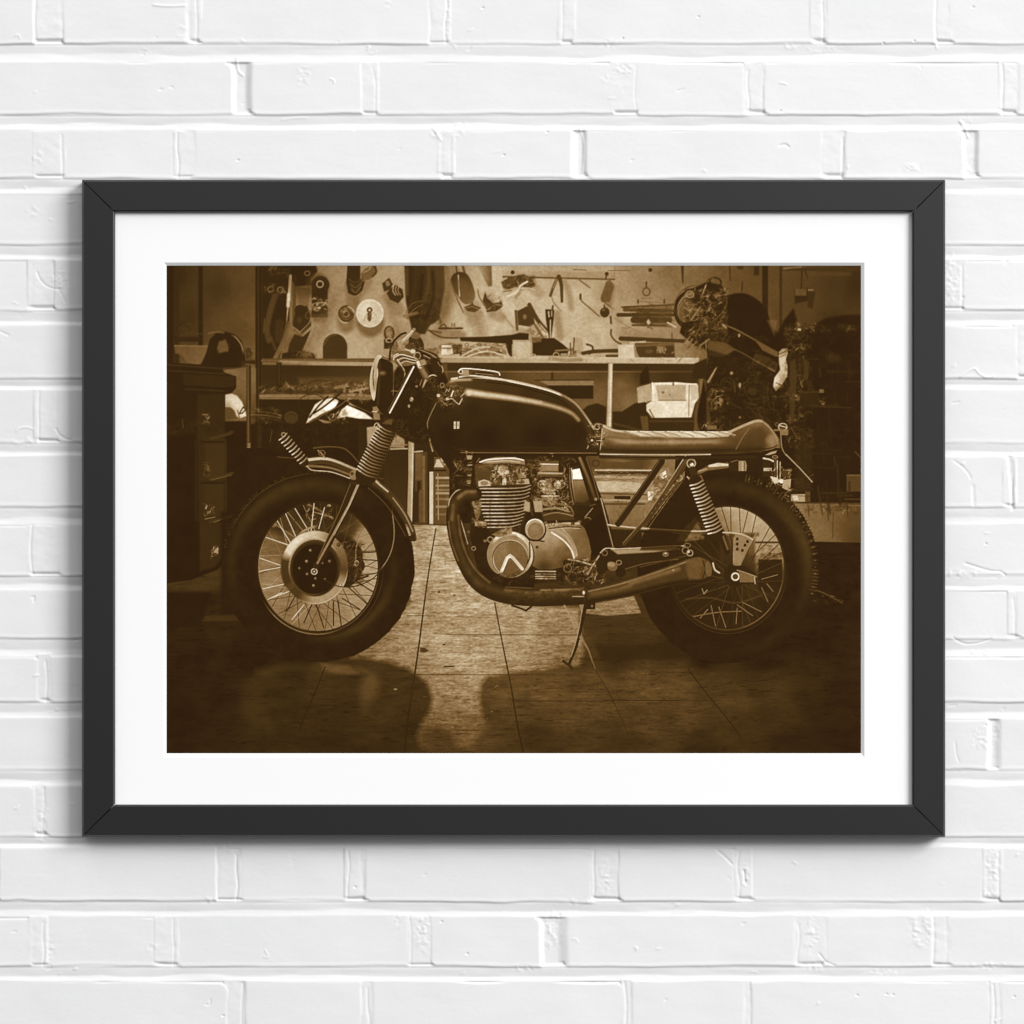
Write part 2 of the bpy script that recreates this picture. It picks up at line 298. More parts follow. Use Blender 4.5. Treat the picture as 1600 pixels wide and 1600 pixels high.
    for p in ([(520, 470), (500, 520), (478, 560)], [(604, 470), (616, 500), (624, 530)], [(700, 470), (690, 520)], [(742, 490), (752, 520)], [(812, 520), (840, 530)], [(700, 415), (706, 470)], [(975, 520), (1040, 540)]): S(p, 16, 96, soft=14, a=.45, sm=True)
    # ---- tools on the wall, each with its soft shade in the print
    def shade(pts, w, v=105, a=.55): S(pts, w, v, soft=6, a=a, sm=True)
    shade([(550, 445), (552, 478)], 22, 92, .7); shade([(575, 440), (560, 462)], 14, 100)
    Pg([(543, 412), (563, 412), (563, 436), (570, 440), (566, 454), (555, 463), (544, 458), (541, 440)], 47, soft=1.5); Pg([(563, 428), (570, 420), (578, 416), (588, 415), (588, 428), (578, 436), (566, 440)], 88, soft=2)
    S([(568, 426), (577, 421), (580, 413)], 2, 120, sm=True); S([(583, 412), (588, 424), (582, 432)], 3, 62, sm=True)
    for k in range(5): S([(545 + k, 436 + 4 * k), (556, 441 + 4 * k), (568 - k, 432 + 4 * k)], 1.3, (76, 64, 92, 70, 104)[k], sm=True)
    E(553, 459, 7, 4, 106, arc=(90, 80), ring=2.4)
    E(541, 503, 14, 18, 88, soft=8, a=.75); E(541, 490, 12.5, 13, 62); E(541, 490, 9, 9, 100, ring=1.8, a=.7); E(541, 490.5, 4.6, 4.6, 118, ring=2); E(541, 490, 1.6, 1.6, 60)
    E(541, 491, 12, 12.5, 168, ring=1.8, arc=(-45, 45)); E(540, 493, 11, 11.5, 165, ring=1.8, arc=(120, 55)); G(532, 482, 552, 500, 10, 24, 70, 140, 1, 4)
    E(579, 503, 22, 24, 84, soft=7, a=.85); E(578, 489.5, 21.3, 22, 176); E(578, 489.5, 20.4, 21, 200, ring=1.8); E(577.5, 489, 18.4, 19, 178); E(578, 489, 15.2, 15.8, 168, ring=1, a=.8); E(573, 484, 12, 12, 202, soft=9, a=.8)
    E(577.5, 484.5, 4.6, 4.6, 70); E(577.5, 484.5, 1.8, 1.8, 190); Pg([(574, 489), (581, 489), (580, 500), (577, 503), (574, 499)], 78); S([(569, 501), (573, 491)], 1, 130); S([(589, 496), (583, 488)], 1, 140); G(566, 476, 590, 503, 6, 25, 130, 200, 2, 4, w=.8)
    shade([(610, 462), (622, 485)], 20, 100); Pg([(597, 443), (608, 434), (614, 444), (610, 452), (600, 456)], 58, soft=1.3); Pg([(602, 440), (607, 438), (610, 445), (604, 448)], 108); Pg([(609, 452), (618, 445), (629, 452), (631, 464), (622, 474), (609, 468), (604, 458)], 54, soft=1.5)
    for k in range(3): S([(615 + 4 * k, 446 + k), (614 + 4 * k, 455), (618 + 4 * k, 461)], 1.1, 190 - 20 * k, sm=True)
    E(608, 521, 8.5, 12, 60); E(608, 520, 5.5, 8.5, 118); G(603, 512, 613, 530, 14, 26, 50, 160, 1, 4); Pg([(600, 530), (616, 530), (615, 545), (600, 545)], 50, soft=1.3); E(608, 532, 5, 3, 170, ring=1.4)
    # work jacket
    Pg([(686, 412), (704, 412), (708, 450), (702, 490), (688, 510)], 96, soft=10, a=.85)
    Pg([(632, 412), (694, 412), (695, 450), (690, 478), (686, 500), (672, 508), (664, 522), (645, 522), (640, 500), (634, 470)], grad(636, 450, 43, 694, 450, 66), soft=3)
    clutter(c, 636, 455, 690, 508, 501, 40, 84, .4, 9)
    for p, v in (([(650, 412), (648, 450), (640, 480)], 56), ([(668, 412), (670, 440), (664, 470)], 72), ([(682, 412), (684, 450), (676, 480)], 66), ([(636, 420), (636, 460)], 76), ([(660, 430), (656, 470), (650, 495)], 38), ([(676, 425), (677, 465), (666, 495)], 40)): S(p, 5, v, soft=4, sm=True, a=.7)
    for k in range(4): S([(634 + 3 * k, 488 + k), (645 + 2 * k, 474 + 4 * k), (660, 470 + 3 * k)], 1.5, (88, 60, 100, 62)[k], sm=True, a=.8)
    S([(631, 494), (652, 489)], 5, 100, soft=2, a=.8)
    # paddle, strap, square heads
    shade([(742, 478), (738, 500)], 18, 120); Pg([(697, 412), (714, 412), (720, 428), (708, 436)], 112, soft=3); S([(712, 412), (714, 426)], 2, 60); S([(722, 412), (726, 427)], 4, 84)
    Pg([(704, 442), (707, 430), (716, 425), (728, 427), (735, 436), (741, 452), (742, 466), (736, 474), (724, 474), (712, 458)], grad(715, 430, 58, 738, 476, 98), soft=1.5, sm=True)
    S([(704, 440), (712, 462), (724, 488)], 2.4, 92, sm=True); S([(716, 430), (717, 445), (718, 463)], 1.4, 196, sm=True); E(722, 446, 8, 12, 84, a=.5, soft=4, rot=-25)
    Pg([(744, 412), (768, 412), (769, 447), (763, 448)], grad(745, 430, 150, 768, 430, 84), soft=2)
    S([(746, 452), (750, 466), (760, 482)], 1.8, 84, sm=True); S([(744, 450), (800, 510)], 1, 118, a=.6); S([(776, 478), (802, 512)], 1.6, 110, a=.7)
    shade([(730, 487), (748, 492)], 14, 124, .8); Pg([(725, 480), (736, 475), (738, 470), (740, 476), (752, 481), (742, 488), (730, 486)], 68, soft=1.3); S([(728, 481), (738, 479), (748, 483)], 1, 118)
    shade([(770, 490), (782, 496)], 16, 126, .9); Pg([(754, 470), (758, 455), (761, 465), (770, 474), (784, 471), (786, 478), (776, 486), (760, 488), (760, 480)], 66, soft=1.3); S([(762, 484), (774, 476), (784, 477)], 1.6, 118); G(756, 458, 784, 484, 10, 27, 60, 120, 1, 4)
    # rack above shelf
    shade([(680, 522), (722, 524)], 12, 90); S([(668, 516), (716, 524)], 3, 82); S([(686, 513), (722, 513)], 3, 56); S([(688, 510), (694, 506), (698, 512)], 2, 70); R(705, 505, 712, 513, 120, a=.5); S([(706, 505), (706, 510)], 1, 60); S([(710, 505), (710, 510)], 1, 60)
    Pg([(690, 516), (720, 516), (717, 526), (692, 526)], 116, soft=2); S([(672, 518), (690, 527), (716, 528)], 2, 62, sm=True)
    # mounting board with bolts
    Pg([(782, 412), (962, 412), (962, 436), (786, 431)], grad(790, 420, 150, 960, 425, 128), soft=1.3); R(782, 414, 960, 424, 168, soft=4, a=.55); S([(786, 432.4), (960, 436.6)], 2.6, 78); G(790, 416, 955, 431, 22, 28, 140, 182, 5, 14, ang=0)
    for x, y in ((801, 425.5), (948, 428)): E(x, y, 3.2, 3.2, 56)
    S([(896, 421), (916, 422)], 1.6, 92); S([(950, 422.5), (984, 422.5)], 1.3, 86); S([(960, 415), (960, 432)], 1.3, 90, a=.5)
    # pliers bundle
    shade([(832, 448), (842, 458)], 16, 122); Pg([(783, 441), (795, 433), (818, 428), (830, 434), (837, 446), (828, 452), (812, 446), (796, 452), (786, 450)], 74, soft=2); G(786, 430, 836, 452, 30, 29, 50, 150, 3, 9)
    S([(793, 463), (806, 457), (814, 446), (824, 440)], 3, 196, sm=True); S([(810, 452), (824, 450), (836, 453)], 2, 172, sm=True); S([(793, 455), (810, 450)], 1.6, 150); S([(806, 465), (812, 458)], 5, 128); S([(786, 456), (800, 454)], 1, 60)
    # gun shaped tools
    Pg([(800, 470), (812, 462), (828, 480), (808, 484)], 150, soft=4, a=.6); S([(806, 486), (808, 515)], 4, 78); Pg([(808, 486), (824, 478), (832, 486), (836, 506), (824, 512), (810, 508)], 62, soft=1.6); S([(827, 476), (840, 500), (857, 520)], 6.5, 64, sm=True); S([(843, 506), (857, 522)], 1.8, 184)
    E(820, 495, 3, 4, 100); S([(812, 510), (830, 513)], 4, 168); G(824, 508, 858, 536, 34, 30, 60, 190, 3, 9); S([(836, 508), (850, 530)], 4, 92); S([(855, 521), (860, 536)], 1.6, 190)
    # squeeze grip and its shade
    shade([(882, 440), (888, 455), (893, 482)], 9, 120, .8); S([(872, 432), (866, 445), (860, 462)], 4.6, 78, sm=True); S([(873, 432), (877, 445), (878, 471)], 6.5, 66, w2=4, sm=True); S([(870, 436), (864, 450)], 1.4, 128); S([(862, 464), (866, 474), (877, 486)], 1.8, 108, sm=True)
    shade([(870, 490), (875, 525)], 12, 118, .8); Pg([(852, 483), (866, 484), (865, 500), (861, 532), (858, 532), (853, 500)], 50, soft=1.2); S([(857, 487), (858, 495)], 1.6, 200); S([(862, 486), (862, 494)], 1.4, 170); S([(860, 500), (860, 528)], 1.6, 178); S([(864, 478), (863, 484)], 3, 70)
    # hooks, bag and ball
    S([(907, 460), (908, 469), (920, 480), (936, 494)], 2.2, 88, sm=True); S([(907, 460), (907, 467)], 3.4, 70)
    S([(901, 434), (922, 450)], 2.2, 92); S([(922, 450), (932, 456)], 1.2, 126)
    shade([(955, 448), (953, 474)], 12, 112, .8); Pg([(947, 440), (953, 437), (960, 446), (953, 472), (940, 472), (938, 466)], 84, soft=2); S([(946, 436), (948, 430)], 2.4, 66); S([(941, 470), (960, 484)], 2, 80)
    shade([(958, 486), (968, 500)], 12, 132, .8); E(945, 488, 7.5, 8, 55); E(943, 484, 3, 2.5, 80, soft=2); S([(944, 477), (945, 481)], 2.5, 60)
    S([(962, 498), (985, 512), (1013, 525)], 2, 118, sm=True, a=.8); S([(954, 495), (955, 505)], 3.4, 72); S([(955, 515), (955, 524), (962, 533), (970, 537)], 2.8, 76, sm=True)
    # things on the long shelf
    Pg([(718, 527), (760, 526), (800, 523), (812, 520), (826, 521), (826, 534), (800, 538), (800, 560), (794, 552), (790, 537), (720, 533)], 46, soft=1.5)
    R(690, 538, 722, 556, 66, soft=2); Pg([(690, 539), (706, 539), (708, 553), (689, 555)], 205); R(691, 543, 706, 545, 90); G(700, 535, 722, 552, 20, 33, 50, 150, 2, 6); Pg([(684, 555), (718, 553), (718, 557), (684, 558)], 158)
    Pg([(721, 557), (726, 545), (742, 538), (760, 536), (784, 540), (792, 550), (790, 557)], 110, soft=1.5); G(722, 538, 790, 557, 75, 34, 60, 205, 4, 13, ang=8, w=1.3)
    S([(722, 556), (745, 544), (765, 542)], 2.2, 178, sm=True); S([(730, 557), (760, 549), (790, 556)], 2, 188, sm=True); S([(762, 538), (788, 545)], 2.6, 140)
    Pg([(801, 531), (831, 531), (831, 560), (801, 560)], 146, soft=1); Pg([(803, 534), (829, 534), (829, 558), (803, 558)], 172, soft=1.3); S([(805, 536), (806, 556)], 1, 150)
    Pg([(832, 556), (832, 534), (845, 529), (866, 528), (880, 538), (889, 546), (886, 556)], 46, soft=1.6); Pg([(831, 528), (845, 526), (846, 534), (832, 536)], 92, soft=2)
    S([(834, 556.5), (868, 557)], 2, 162); E(834, 556, 2.6, 2.6, 168, ring=1.3); S([(868, 548), (894, 546)], 2.6, 108); E(869, 555, 4.5, 4, 150, ring=1.6); R(876, 552, 886, 560, 136); Pg([(897, 528), (910, 528), (912, 550), (898, 550)], 152, soft=1.2); S([(897, 528), (896, 552)], 2, 74)
    G(886, 545, 906, 560, 16, 35, 50, 140, 2, 6); S([(891, 536), (892, 553)], 1.8, 70); S([(917, 538), (925, 541), (926, 547), (921, 553)], 2.8, 56, sm=True); S([(911, 552), (930, 549), (964, 548)], 6, 62, sm=True); S([(948, 556), (966, 556)], 4, 70)
    Pg([(966, 539), (990, 538), (994, 560), (966, 560)], 184); Pg([(990, 540), (997, 548), (1002, 560), (992, 560)], 120)
    for (x0, y0, x1, y1, w, v) in ((972, 480, 1056, 476, 3, 66), (976, 484, 1056, 486, 6, 74), (966, 492, 1052, 492, 6, 60), (990, 500, 1046, 500, 10, 62), (988, 508, 1040, 509, 3, 70), (1000, 471, 1050, 474, 1.6, 100), (970, 529, 1070, 533, 7, 60)):
        S([(x0, y0), (x1, y1)], w, v, w2=w * .8)
    Pg([(995, 480), (1050, 478), (1050, 512), (992, 508)], 66, soft=3, a=.55); G(975, 474, 1056, 514, 26, 36, 55, 110, 4, 16, ang=2); Pg([(1010, 503), (1013, 498), (1017, 504), (1013, 508)], 158); S([(1043, 504), (1056, 511)], 2.4, 176)
    E(997, 471, 1.5, 4, 70); E(1038, 471, 1.5, 4, 70); E(1010, 456, 5.5, 6, 74, ring=2); S([(1010, 441), (1010, 450)], 3, 66, w2=1.5); S([(1002, 466), (1020, 466)], 1.6, 92, a=.7); S([(1018, 456), (1036, 470)], 1.5, 100, a=.6)
    S([(985, 536), (1008, 534)], 3, 166); E(1016, 422, 3, 3, 56)
    Pg([(992, 536), (1053, 536), (1055, 560), (1000, 560), (995, 550)], 62, soft=1.5); S([(994, 540), (1052, 538)], 4, 86); R(1026, 541, 1040, 552, 92); G(1026, 541, 1041, 552, 12, 37, 120, 205, 2, 4); E(1014, 549, 6, 3, 82, soft=2); S([(1050, 520), (1050, 534)], 1.3, 60)
    # shelf edge and the space under it
    R(684, 566.5, 1092, 580, 50, soft=1.5); R(684, 580, 1092, 674, blobs([(700, 585, 66), (760, 590, 60), (840, 590, 78), (880, 583, 76), (930, 610, 86), (970, 600, 92), (985, 625, 100), (900, 640, 84), (930, 628, 92), (1000, 585, 56), (1050, 590, 48), (1080, 600, 50), (965, 580, 62), (935, 580, 62)]), soft=5)
    Pg([(684, 557), (1092, 559), (1092, 568.5), (684, 566)], grad(700, 560, 140, 900, 560, 168), soft=1); S([(684, 558), (1092, 560)], 1.6, 190, a=.7); S([(860, 560), (884, 563), (908, 562)], 6, 92, soft=3, a=.6); G(700, 558, 1088, 566, 34, 38, 120, 182, 4, 14, ang=0, w=.8)
    R(686, 568, 699, 590, 90, soft=3, a=.6)
    S([(863, 584), (863, 600)], 4, 52); S([(836, 594), (928, 593.5)], 1.8, 56); Pg([(843, 595), (928, 595), (928, 602), (856, 602)], 108, soft=1); Pg([(852, 602.5), (927, 602.5), (927, 623), (890, 623)], 40, soft=1.2)
    Pg([(905, 646), (918, 634), (933, 630), (948, 636), (948, 672), (905, 672)], 43, soft=2); Pg([(957, 643), (972, 643), (992, 630), (1012, 628), (1018, 672), (957, 672)], 44, soft=2); S([(960, 662), (1000, 672)], 3, 62, soft=2)
    Pg([(951, 568), (957.5, 568), (955, 668), (948, 668)], 168, soft=1); S([(955, 570), (953, 665)], 2.2, 206, a=.8); S([(950.5, 570), (947, 665)], 1.2, 90)
    # cream armchair
    Pg([(1000, 585), (1012, 570), (1016, 598), (1000, 603)], 40, soft=3)
    Pg([(995, 606), (1017, 599), (1019, 626), (997, 630)], 156, soft=1.2); G(997, 605, 1017, 628, 10, 40, 130, 180, 3, 10, ang=90, w=.8)
    Pg([(1018, 598), (1056, 597), (1090, 600), (1092, 622), (1086, 630), (1080, 652), (1020, 653), (1010, 642), (1010, 632), (1018, 627)], 206, soft=1.2)
    Pg([(1024, 602), (1072, 601), (1071, 625), (1029, 625)], 158, soft=1.3); Pg([(1078, 600), (1091, 602), (1091, 623), (1080, 627)], 176, soft=1.3); S([(1029, 625.5), (1072, 625.5)], 1.3, 82); S([(1077, 602), (1076, 650)], 1.2, 92); S([(1019, 598), (1022, 626)], 1.6, 232)
    S([(1024, 599), (1088, 600)], 1.6, 226); E(1036, 613, 2.5, 2.5, 96); E(1046, 617, 1.5, 1.5, 116); E(1052, 600, 1.5, 3, 90); S([(1015, 640), (1022, 653)], 1.6, 70); G(1026, 603, 1070, 623, 14, 41, 135, 172, 3, 8, ang=80, w=.8)
    Pg([(1012, 653), (1086, 653), (1088, 674), (1014, 674)], 46, soft=1.2); S([(1016, 658), (1084, 658)], 3, 62); Pg([(1000, 650), (1012, 650), (1014, 674), (1004, 674)], 76, soft=2)
    Pg([(1092, 620), (1104, 622), (1106, 660), (1096, 674), (1084, 674), (1086, 640)], 78, soft=2); Pg([(1093, 568), (1108, 575), (1103, 590), (1090, 590)], 40, soft=1.5)

    # ---- right-hand background
    for (x0, x1, v, s_) in ((1191, 1200, 41, 1.5), (1218, 1222, 50, 2)): R(x0, 412, x1, 530, v, soft=s_)
    R(1178, 412, 1186, 430, 48, soft=3); S([(1140, 414), (1141, 438)], 2.4, 60); E(1157, 418, 5, 3, 55, soft=2); S([(1160, 440), (1159, 455)], 2.2, 54); S([(1066, 414), (1067, 442)], 5, 58, w2=2)
    R(1222, 419, 1340, 423, 56, soft=1.5); S([(1224, 420), (1252, 417)], 2, 104); R(1250, 425, 1330, 431, 72, soft=2, a=.6)
    S([(1253, 423), (1252, 450), (1250, 452)], 1.8, 44); S([(1258, 423), (1262, 434)], 1.8, 48); Pg([(1241, 452), (1262, 450), (1264, 470), (1242, 474)], 44, soft=2); R(1242, 451, 1260, 462, 80, soft=1.5); R(1262, 452, 1271, 454, 108); Pg([(1262, 456), (1274, 456), (1270, 482), (1262, 480)], 50, soft=2); R(1245, 483, 1262, 510, 70, soft=2, a=.6)
    # second motorcycle hanging at the back
    Pg([(1135, 462), (1160, 458), (1180, 466), (1196, 482), (1206, 512), (1216, 545), (1224, 580), (1232, 620), (1232, 680), (1100, 680), (1098, 600), (1108, 560), (1100, 540), (1112, 500), (1120, 470)], 34, soft=2.5, sm=True)
    clutter(c, 1104, 520, 1226, 690, 510, 34, 80, .3, 9)
    Pg([(1195, 500), (1215, 520), (1225, 500), (1240, 482), (1245, 500), (1242, 520), (1262, 514), (1290, 497), (1320, 492), (1348, 492), (1348, 790), (1225, 790), (1215, 620)], 34, soft=4)
    clutter(c, 1226, 520, 1348, 785, 512, 33, 50, .2, 15); clutter(c, 1226, 505, 1272, 700, 513, 34, 84, .4, 7)
    Pg([(1198, 500), (1210, 525), (1215, 500)], 92, soft=3, a=.6)
    E(1090, 485, 35, 33, 40, ring=5, arc=(200, 95)); E(1088, 480, 34, 34, 74, ring=1.5, arc=(215, 80))
    E(1076, 486, 17, 22, 42, rot=15); E(1074, 487, 13, 18, 84, rot=15); E(1074, 486, 13.5, 19, 120, rot=15, ring=1.5, arc=(200, 100)); E(1077, 490, 8, 12, 66, rot=15, soft=4)
    Pg([(1080, 452), (1105, 440), (1128, 446), (1136, 462), (1138, 520), (1120, 545), (1085, 540), (1062, 520), (1066, 505), (1090, 500), (1092, 480)], 39, soft=2)
    E(1118, 440, 9, 6, 42, ring=2.2, rot=15); S([(1100, 455), (1106, 438), (1115, 434)], 2, 70, sm=True); S([(1103, 446), (1099, 456)], 2, 150); S([(1135, 458), (1136, 475)], 1.2, 92)
    G(1072, 450, 1136, 522, 90, 43, 42, 175, 2, 8); clutter(c, 1068, 452, 1138, 545, 515, 38, 128, .7, 5); G(1095, 500, 1136, 545, 34, 44, 40, 120, 2, 7); E(1078, 460, 6, 5, 120, ring=1.8); E(1084, 492, 7, 9, 96, ring=1.5); S([(1080, 500), (1094, 480)], 3, 104)
    for p in ([(1056, 560), (1070, 545), (1082, 530)], [(1060, 565), (1076, 548), (1088, 534)], [(1050, 552), (1066, 540), (1078, 526)]): S(p, 2, 118, sm=True, a=.8)
    S([(1094, 540), (1108, 530)], 3, 100); S([(1103, 532), (1104, 566)], 1.8, 112)
    Pg([(1106, 532), (1135, 536), (1150, 546), (1130, 558), (1106, 556)], 78, soft=3); Pg([(1104, 545), (1140, 556), (1180, 568), (1180, 590), (1106, 585)], 40, soft=3, a=.7)
    S([(1127, 506), (1152, 516), (1200, 543), (1216, 556)], 2.2, 92, sm=True); S([(1130, 508), (1134, 512)], 2.5, 140)
    Pg([(1178, 530), (1196, 539), (1216, 550), (1214, 558), (1192, 548)], 84, soft=1.5); Pg([(1180, 552), (1200, 558), (1216, 568), (1212, 582), (1176, 561)], 56, soft=1.5); S([(1176, 561), (1210, 580)], 2.2, 108); S([(1110, 533), (1150, 547), (1178, 562)], 2, 74, sm=True)
    G(1105, 560, 1225, 680, 70, 45, 36, 84, 3, 9); G(1106, 608, 1130, 642, 26, 46, 60, 230, 2, 8, w=1.6); E(1156, 602, 1.8, 4, 138); E(1155, 524, 1.8, 3, 128); E(1143, 583, 2.5, 2.5, 128); E(1156, 652, 1.8, 1.8, 110); E(1137, 630, 1.5, 1.5, 100)
    Pg([(1085, 568), (1104, 560), (1106, 580), (1104, 592), (1080, 592)], 44, soft=2); S([(1107, 596), (1120, 574)], 5, 96, w2=2); S([(1106, 598), (1118, 576)], 1.4, 150); Pg([(1098, 590), (1104, 594), (1104, 668), (1112, 670), (1106, 626)], 66, soft=1.6)
    # pale cloth knot
    Pg([(1217, 550), (1222, 545), (1230, 544), (1231, 551), (1228, 562), (1231, 574), (1230, 588), (1220, 604), (1212, 611), (1208, 603), (1210, 590), (1219, 578), (1217, 564)], blobs([(1222, 548, 130), (1222, 565, 190), (1226, 580, 175), (1213, 595, 216), (1226, 595, 110)]), soft=1.2)
    S([(1218, 553), (1228, 549)], 1.4, 70); S([(1219, 558), (1227, 554)], 1, 80); G(1208, 598, 1232, 622, 22, 47, 40, 120, 2, 7)
    G(1226, 505, 1256, 690, 60, 48, 38, 120, 3, 10); E(1249, 515, 3, 2, 205); G(1240, 505, 1275, 520, 12, 49, 60, 150, 2, 6); G(1275, 508, 1345, 518, 16, 50, 44, 96, 2, 7)
    for (x, y, v) in ((1252, 545, 120), (1238, 655, 78), (1240, 615, 130), (1248, 600, 120)): G(x - 8, y - 8, x + 8, y + 14, 12, int(x + y), 60, v + 30, 2, 8)
    Pg([(1234, 565), (1243, 560), (1245, 590), (1240, 660), (1234, 650)], 62, soft=2, a=.8); Pg([(1255, 560), (1265, 565), (1262, 595), (1256, 590)], 68, soft=2, a=.7)
    E(1302, 560, 12, 6, 50, soft=5, a=.8); G(1292, 552, 1312, 568, 8, 51, 44, 84, 2, 6); S([(1252, 613), (1288, 612)], 2.4, 60); Pg([(1250, 614), (1280, 614), (1278, 634), (1250, 634)], 42, soft=2); S([(1270, 635), (1330, 637)], 1.8, 54); R(1280, 608, 1287, 614, 92); G(1280, 622, 1288, 636, 10, 52, 60, 165, 2, 4)
    S([(1310, 545), (1310, 600)], 1.2, 44, a=.6); S([(1262, 520), (1262, 600)], 1, 50, a=.4)

    # ---- floor
    fb = c.box(258, 818, 1348, 1180)
    gx, gy = fb[1], fb[2]
    amb = blobs([(270, 905, 52), (320, 900, 56), (270, 950, 34), (340, 950, 40), (300, 1020, 36), (260, 1100, 33), (270, 1170, 34), (340, 1100, 37), (340, 1170, 39), (400, 1030, 33), (420, 1060, 46), (440, 1100, 46), (420, 1150, 43), (470, 1030, 33), (500, 1060, 54),
        (520, 1110, 48), (520, 1165, 42), (600, 1070, 54), (600, 1110, 50), (620, 1160, 45), (700, 1172, 52), (760, 1150, 60), (800, 1090, 70), (850, 1075, 74), (880, 1110, 70), (850, 1160, 50), (930, 1080, 72), (1000, 1075, 74), (1060, 1070, 72), (1000, 1120, 68), (980, 1165, 50), (1060, 1120, 64),
        (1110, 1075, 60), (1150, 1100, 60), (1200, 1070, 54), (1220, 1110, 50), (1140, 1150, 50), (1100, 1172, 42), (1270, 1080, 42), (1310, 1060, 38), (1300, 1120, 36), (1340, 1170, 32), (1240, 1165, 38), (960, 980, 56), (1010, 980, 56), (920, 1020, 58), (960, 1022, 46), (1050, 1005, 44), (1100, 1020, 34), (1200, 1025, 33), (1280, 1000, 33), (1290, 900, 33)], p=3.6)
    c.A[fb[0]] = amb(gx, gy)
    lit = blobs([(655, 830, 142), (690, 850, 150), (700, 890, 156), (670, 950, 140), (720, 950, 150), (760, 960, 146), (650, 1000, 128), (700, 1010, 146), (760, 1020, 140), (600, 1025, 112), (575, 1022, 100), (740, 1045, 140), (820, 970, 138), (870, 960, 128), (860, 1000, 124), (890, 980, 118), (810, 1020, 134),
        (880, 1025, 104), (700, 1075, 118), (730, 1090, 122), (700, 1115, 100), (735, 1140, 86), (760, 1160, 62), (690, 1160, 62), (640, 1030, 120)], p=3.4)
    Pg([(600, 819), (710, 819), (745, 900), (790, 942), (905, 950), (908, 985), (912, 1022), (905, 1040), (880, 1042), (800, 1050), (762, 1056), (751, 1068), (749, 1090), (753, 1115), (768, 1145), (765, 1172), (660, 1172), (650, 1150), (660, 1128), (672, 1108), (676, 1090), (668, 1068), (655, 1056), (640, 1046), (605, 1034), (575, 1029), (548, 1028), (600, 985), (640, 940)], lit, soft=10)
    Pg([(905, 944), (990, 930), (1002, 958), (950, 962), (908, 958)], 116, soft=2)
    Pg([(400, 780), (594, 780), (594, 992), (400, 992)], 116, soft=3)
    f = c.A[fb[0]]
    lum = np.clip((f - 45) / 70, 0, 1)
    f = f * (1 + (.05 + .07 * lum) * noise(gx, gy, 26, 3.2, 61, 2) + (.03 + .13 * lum) * noise(gx, gy, 9, 2.4, 62, 2) + (.02 + .10 * lum) * noise(gx, gy, 3.4, 1.5, 63) + .13 * noise(gx, gy, 44, 15, 66, 3) + .05 * noise(gx, gy, 12, 7, 67, 2))
    q = noise(gx, gy, 16, 3.0, 64, 2); f = f * (1 - 0.24 * np.clip(q - 0.34, 0, 1) * 2)
    c.A[fb[0]] = f
    # cast patches in the photograph
    Pg([(400, 1046), (440, 1037), (500, 1034), (545, 1042), (520, 1052), (450, 1050), (410, 1060)], 66, soft=12, a=.5); Pg([(500, 1036), (545, 1040), (560, 1052), (540, 1054), (505, 1048)], 96, soft=6, a=.5)
    Pg([(400, 1050), (380, 1070), (376, 1110), (400, 1140), (430, 1150), (420, 1120), (410, 1085)], 58, soft=14, a=.5)
    E(577, 1074, 14, 24, 88, soft=16, a=.6, rot=12); E(569, 1106, 9, 12, 72, soft=11, a=.4); E(545, 1048, 30, 6, 90, soft=8, a=.4)
    Pg([(260, 925), (330, 925), (315, 975), (258, 985)], 33, soft=6); Pg([(322, 962), (366, 960), (374, 971), (315, 971)], 58, soft=3, a=.7); S([(330, 971), (372, 971)], 2, 40, a=.8)
    S([(262, 912), (320, 896)], 4, 72, soft=5, a=.5)
    Pg([(930, 1008), (1060, 1006), (1075, 1030), (940, 1032)], 41, soft=6, a=.85)
    # joints
    S([(681, 826), (672, 880), (664, 935), (655, 1005), (647, 1060), (638, 1120), (632, 1178)], 2, 66, v2=36, sm=True, w2=3)
    S([(773, 942), (784, 1000), (798, 1070), (808, 1130), (818, 1178)], 2, 62, v2=38, sm=True, w2=2.6)
    S([(905, 970), (925, 1035), (950, 1080), (965, 1110), (985, 1155), (994, 1178)], 1.8, 56, v2=46, sm=True, a=.8); S([(904, 985), (920, 1015), (930, 1045)], 1.3, 118, a=.7)
    S([(508, 1042), (495, 1075), (480, 1110), (467, 1142)], 2, 36, sm=True, a=.8); S([(1075, 1045), (1105, 1085), (1130, 1115), (1158, 1152)], 2, 38, sm=True, a=.8)
    for (x0, x1, y, v, a) in ((636, 680, 962, 60, .9), (680, 775, 964, 104, .6), (700, 905, 991.5, 74, .8), (640, 905, 1054, 56, .8), (800, 960, 1095, 42, .7), (945, 1060, 1094, 38, .9), (496, 532, 1092, 38, .8), (655, 770, 1141, 68, .6), (380, 420, 1088, 38, .6), (1060, 1120, 1094, 46, .6), (700, 770, 1020, 100, .5), (815, 850, 1141, 40, .7)):
        S([(x0, y), (x1, y + .6)], 1.2, v, a=a)
    Pg([(657, 1012), (664, 1012), (670, 1017), (662, 1020), (656, 1018)], 62, soft=2); S([(694, 1041.5), (709, 1041)], 2, 44); E(694, 1007, 2.4, 1.2, 60); E(686, 925, 1.8, 1.5, 44); E(710, 930, 1.8, 1.2, 70); E(618, 1077, 3, 1.2, 120, soft=1.5); R(666, 932, 676, 960, 90, soft=3, a=.2)
    G(655, 930, 900, 1050, 90, 65, 88, 165, 3, 9, ang=3, w=.8, a=.6); G(655, 1060, 780, 1140, 60, 66, 70, 150, 3, 8, ang=0, w=.8, a=.6)

    Pg([(258, 814), (352, 814), (350, 880), (340, 890), (300, 906), (258, 912)], 33, soft=2); Pg([(312, 814), (350, 814), (347, 872), (335, 886), (312, 893)], 47, soft=4)
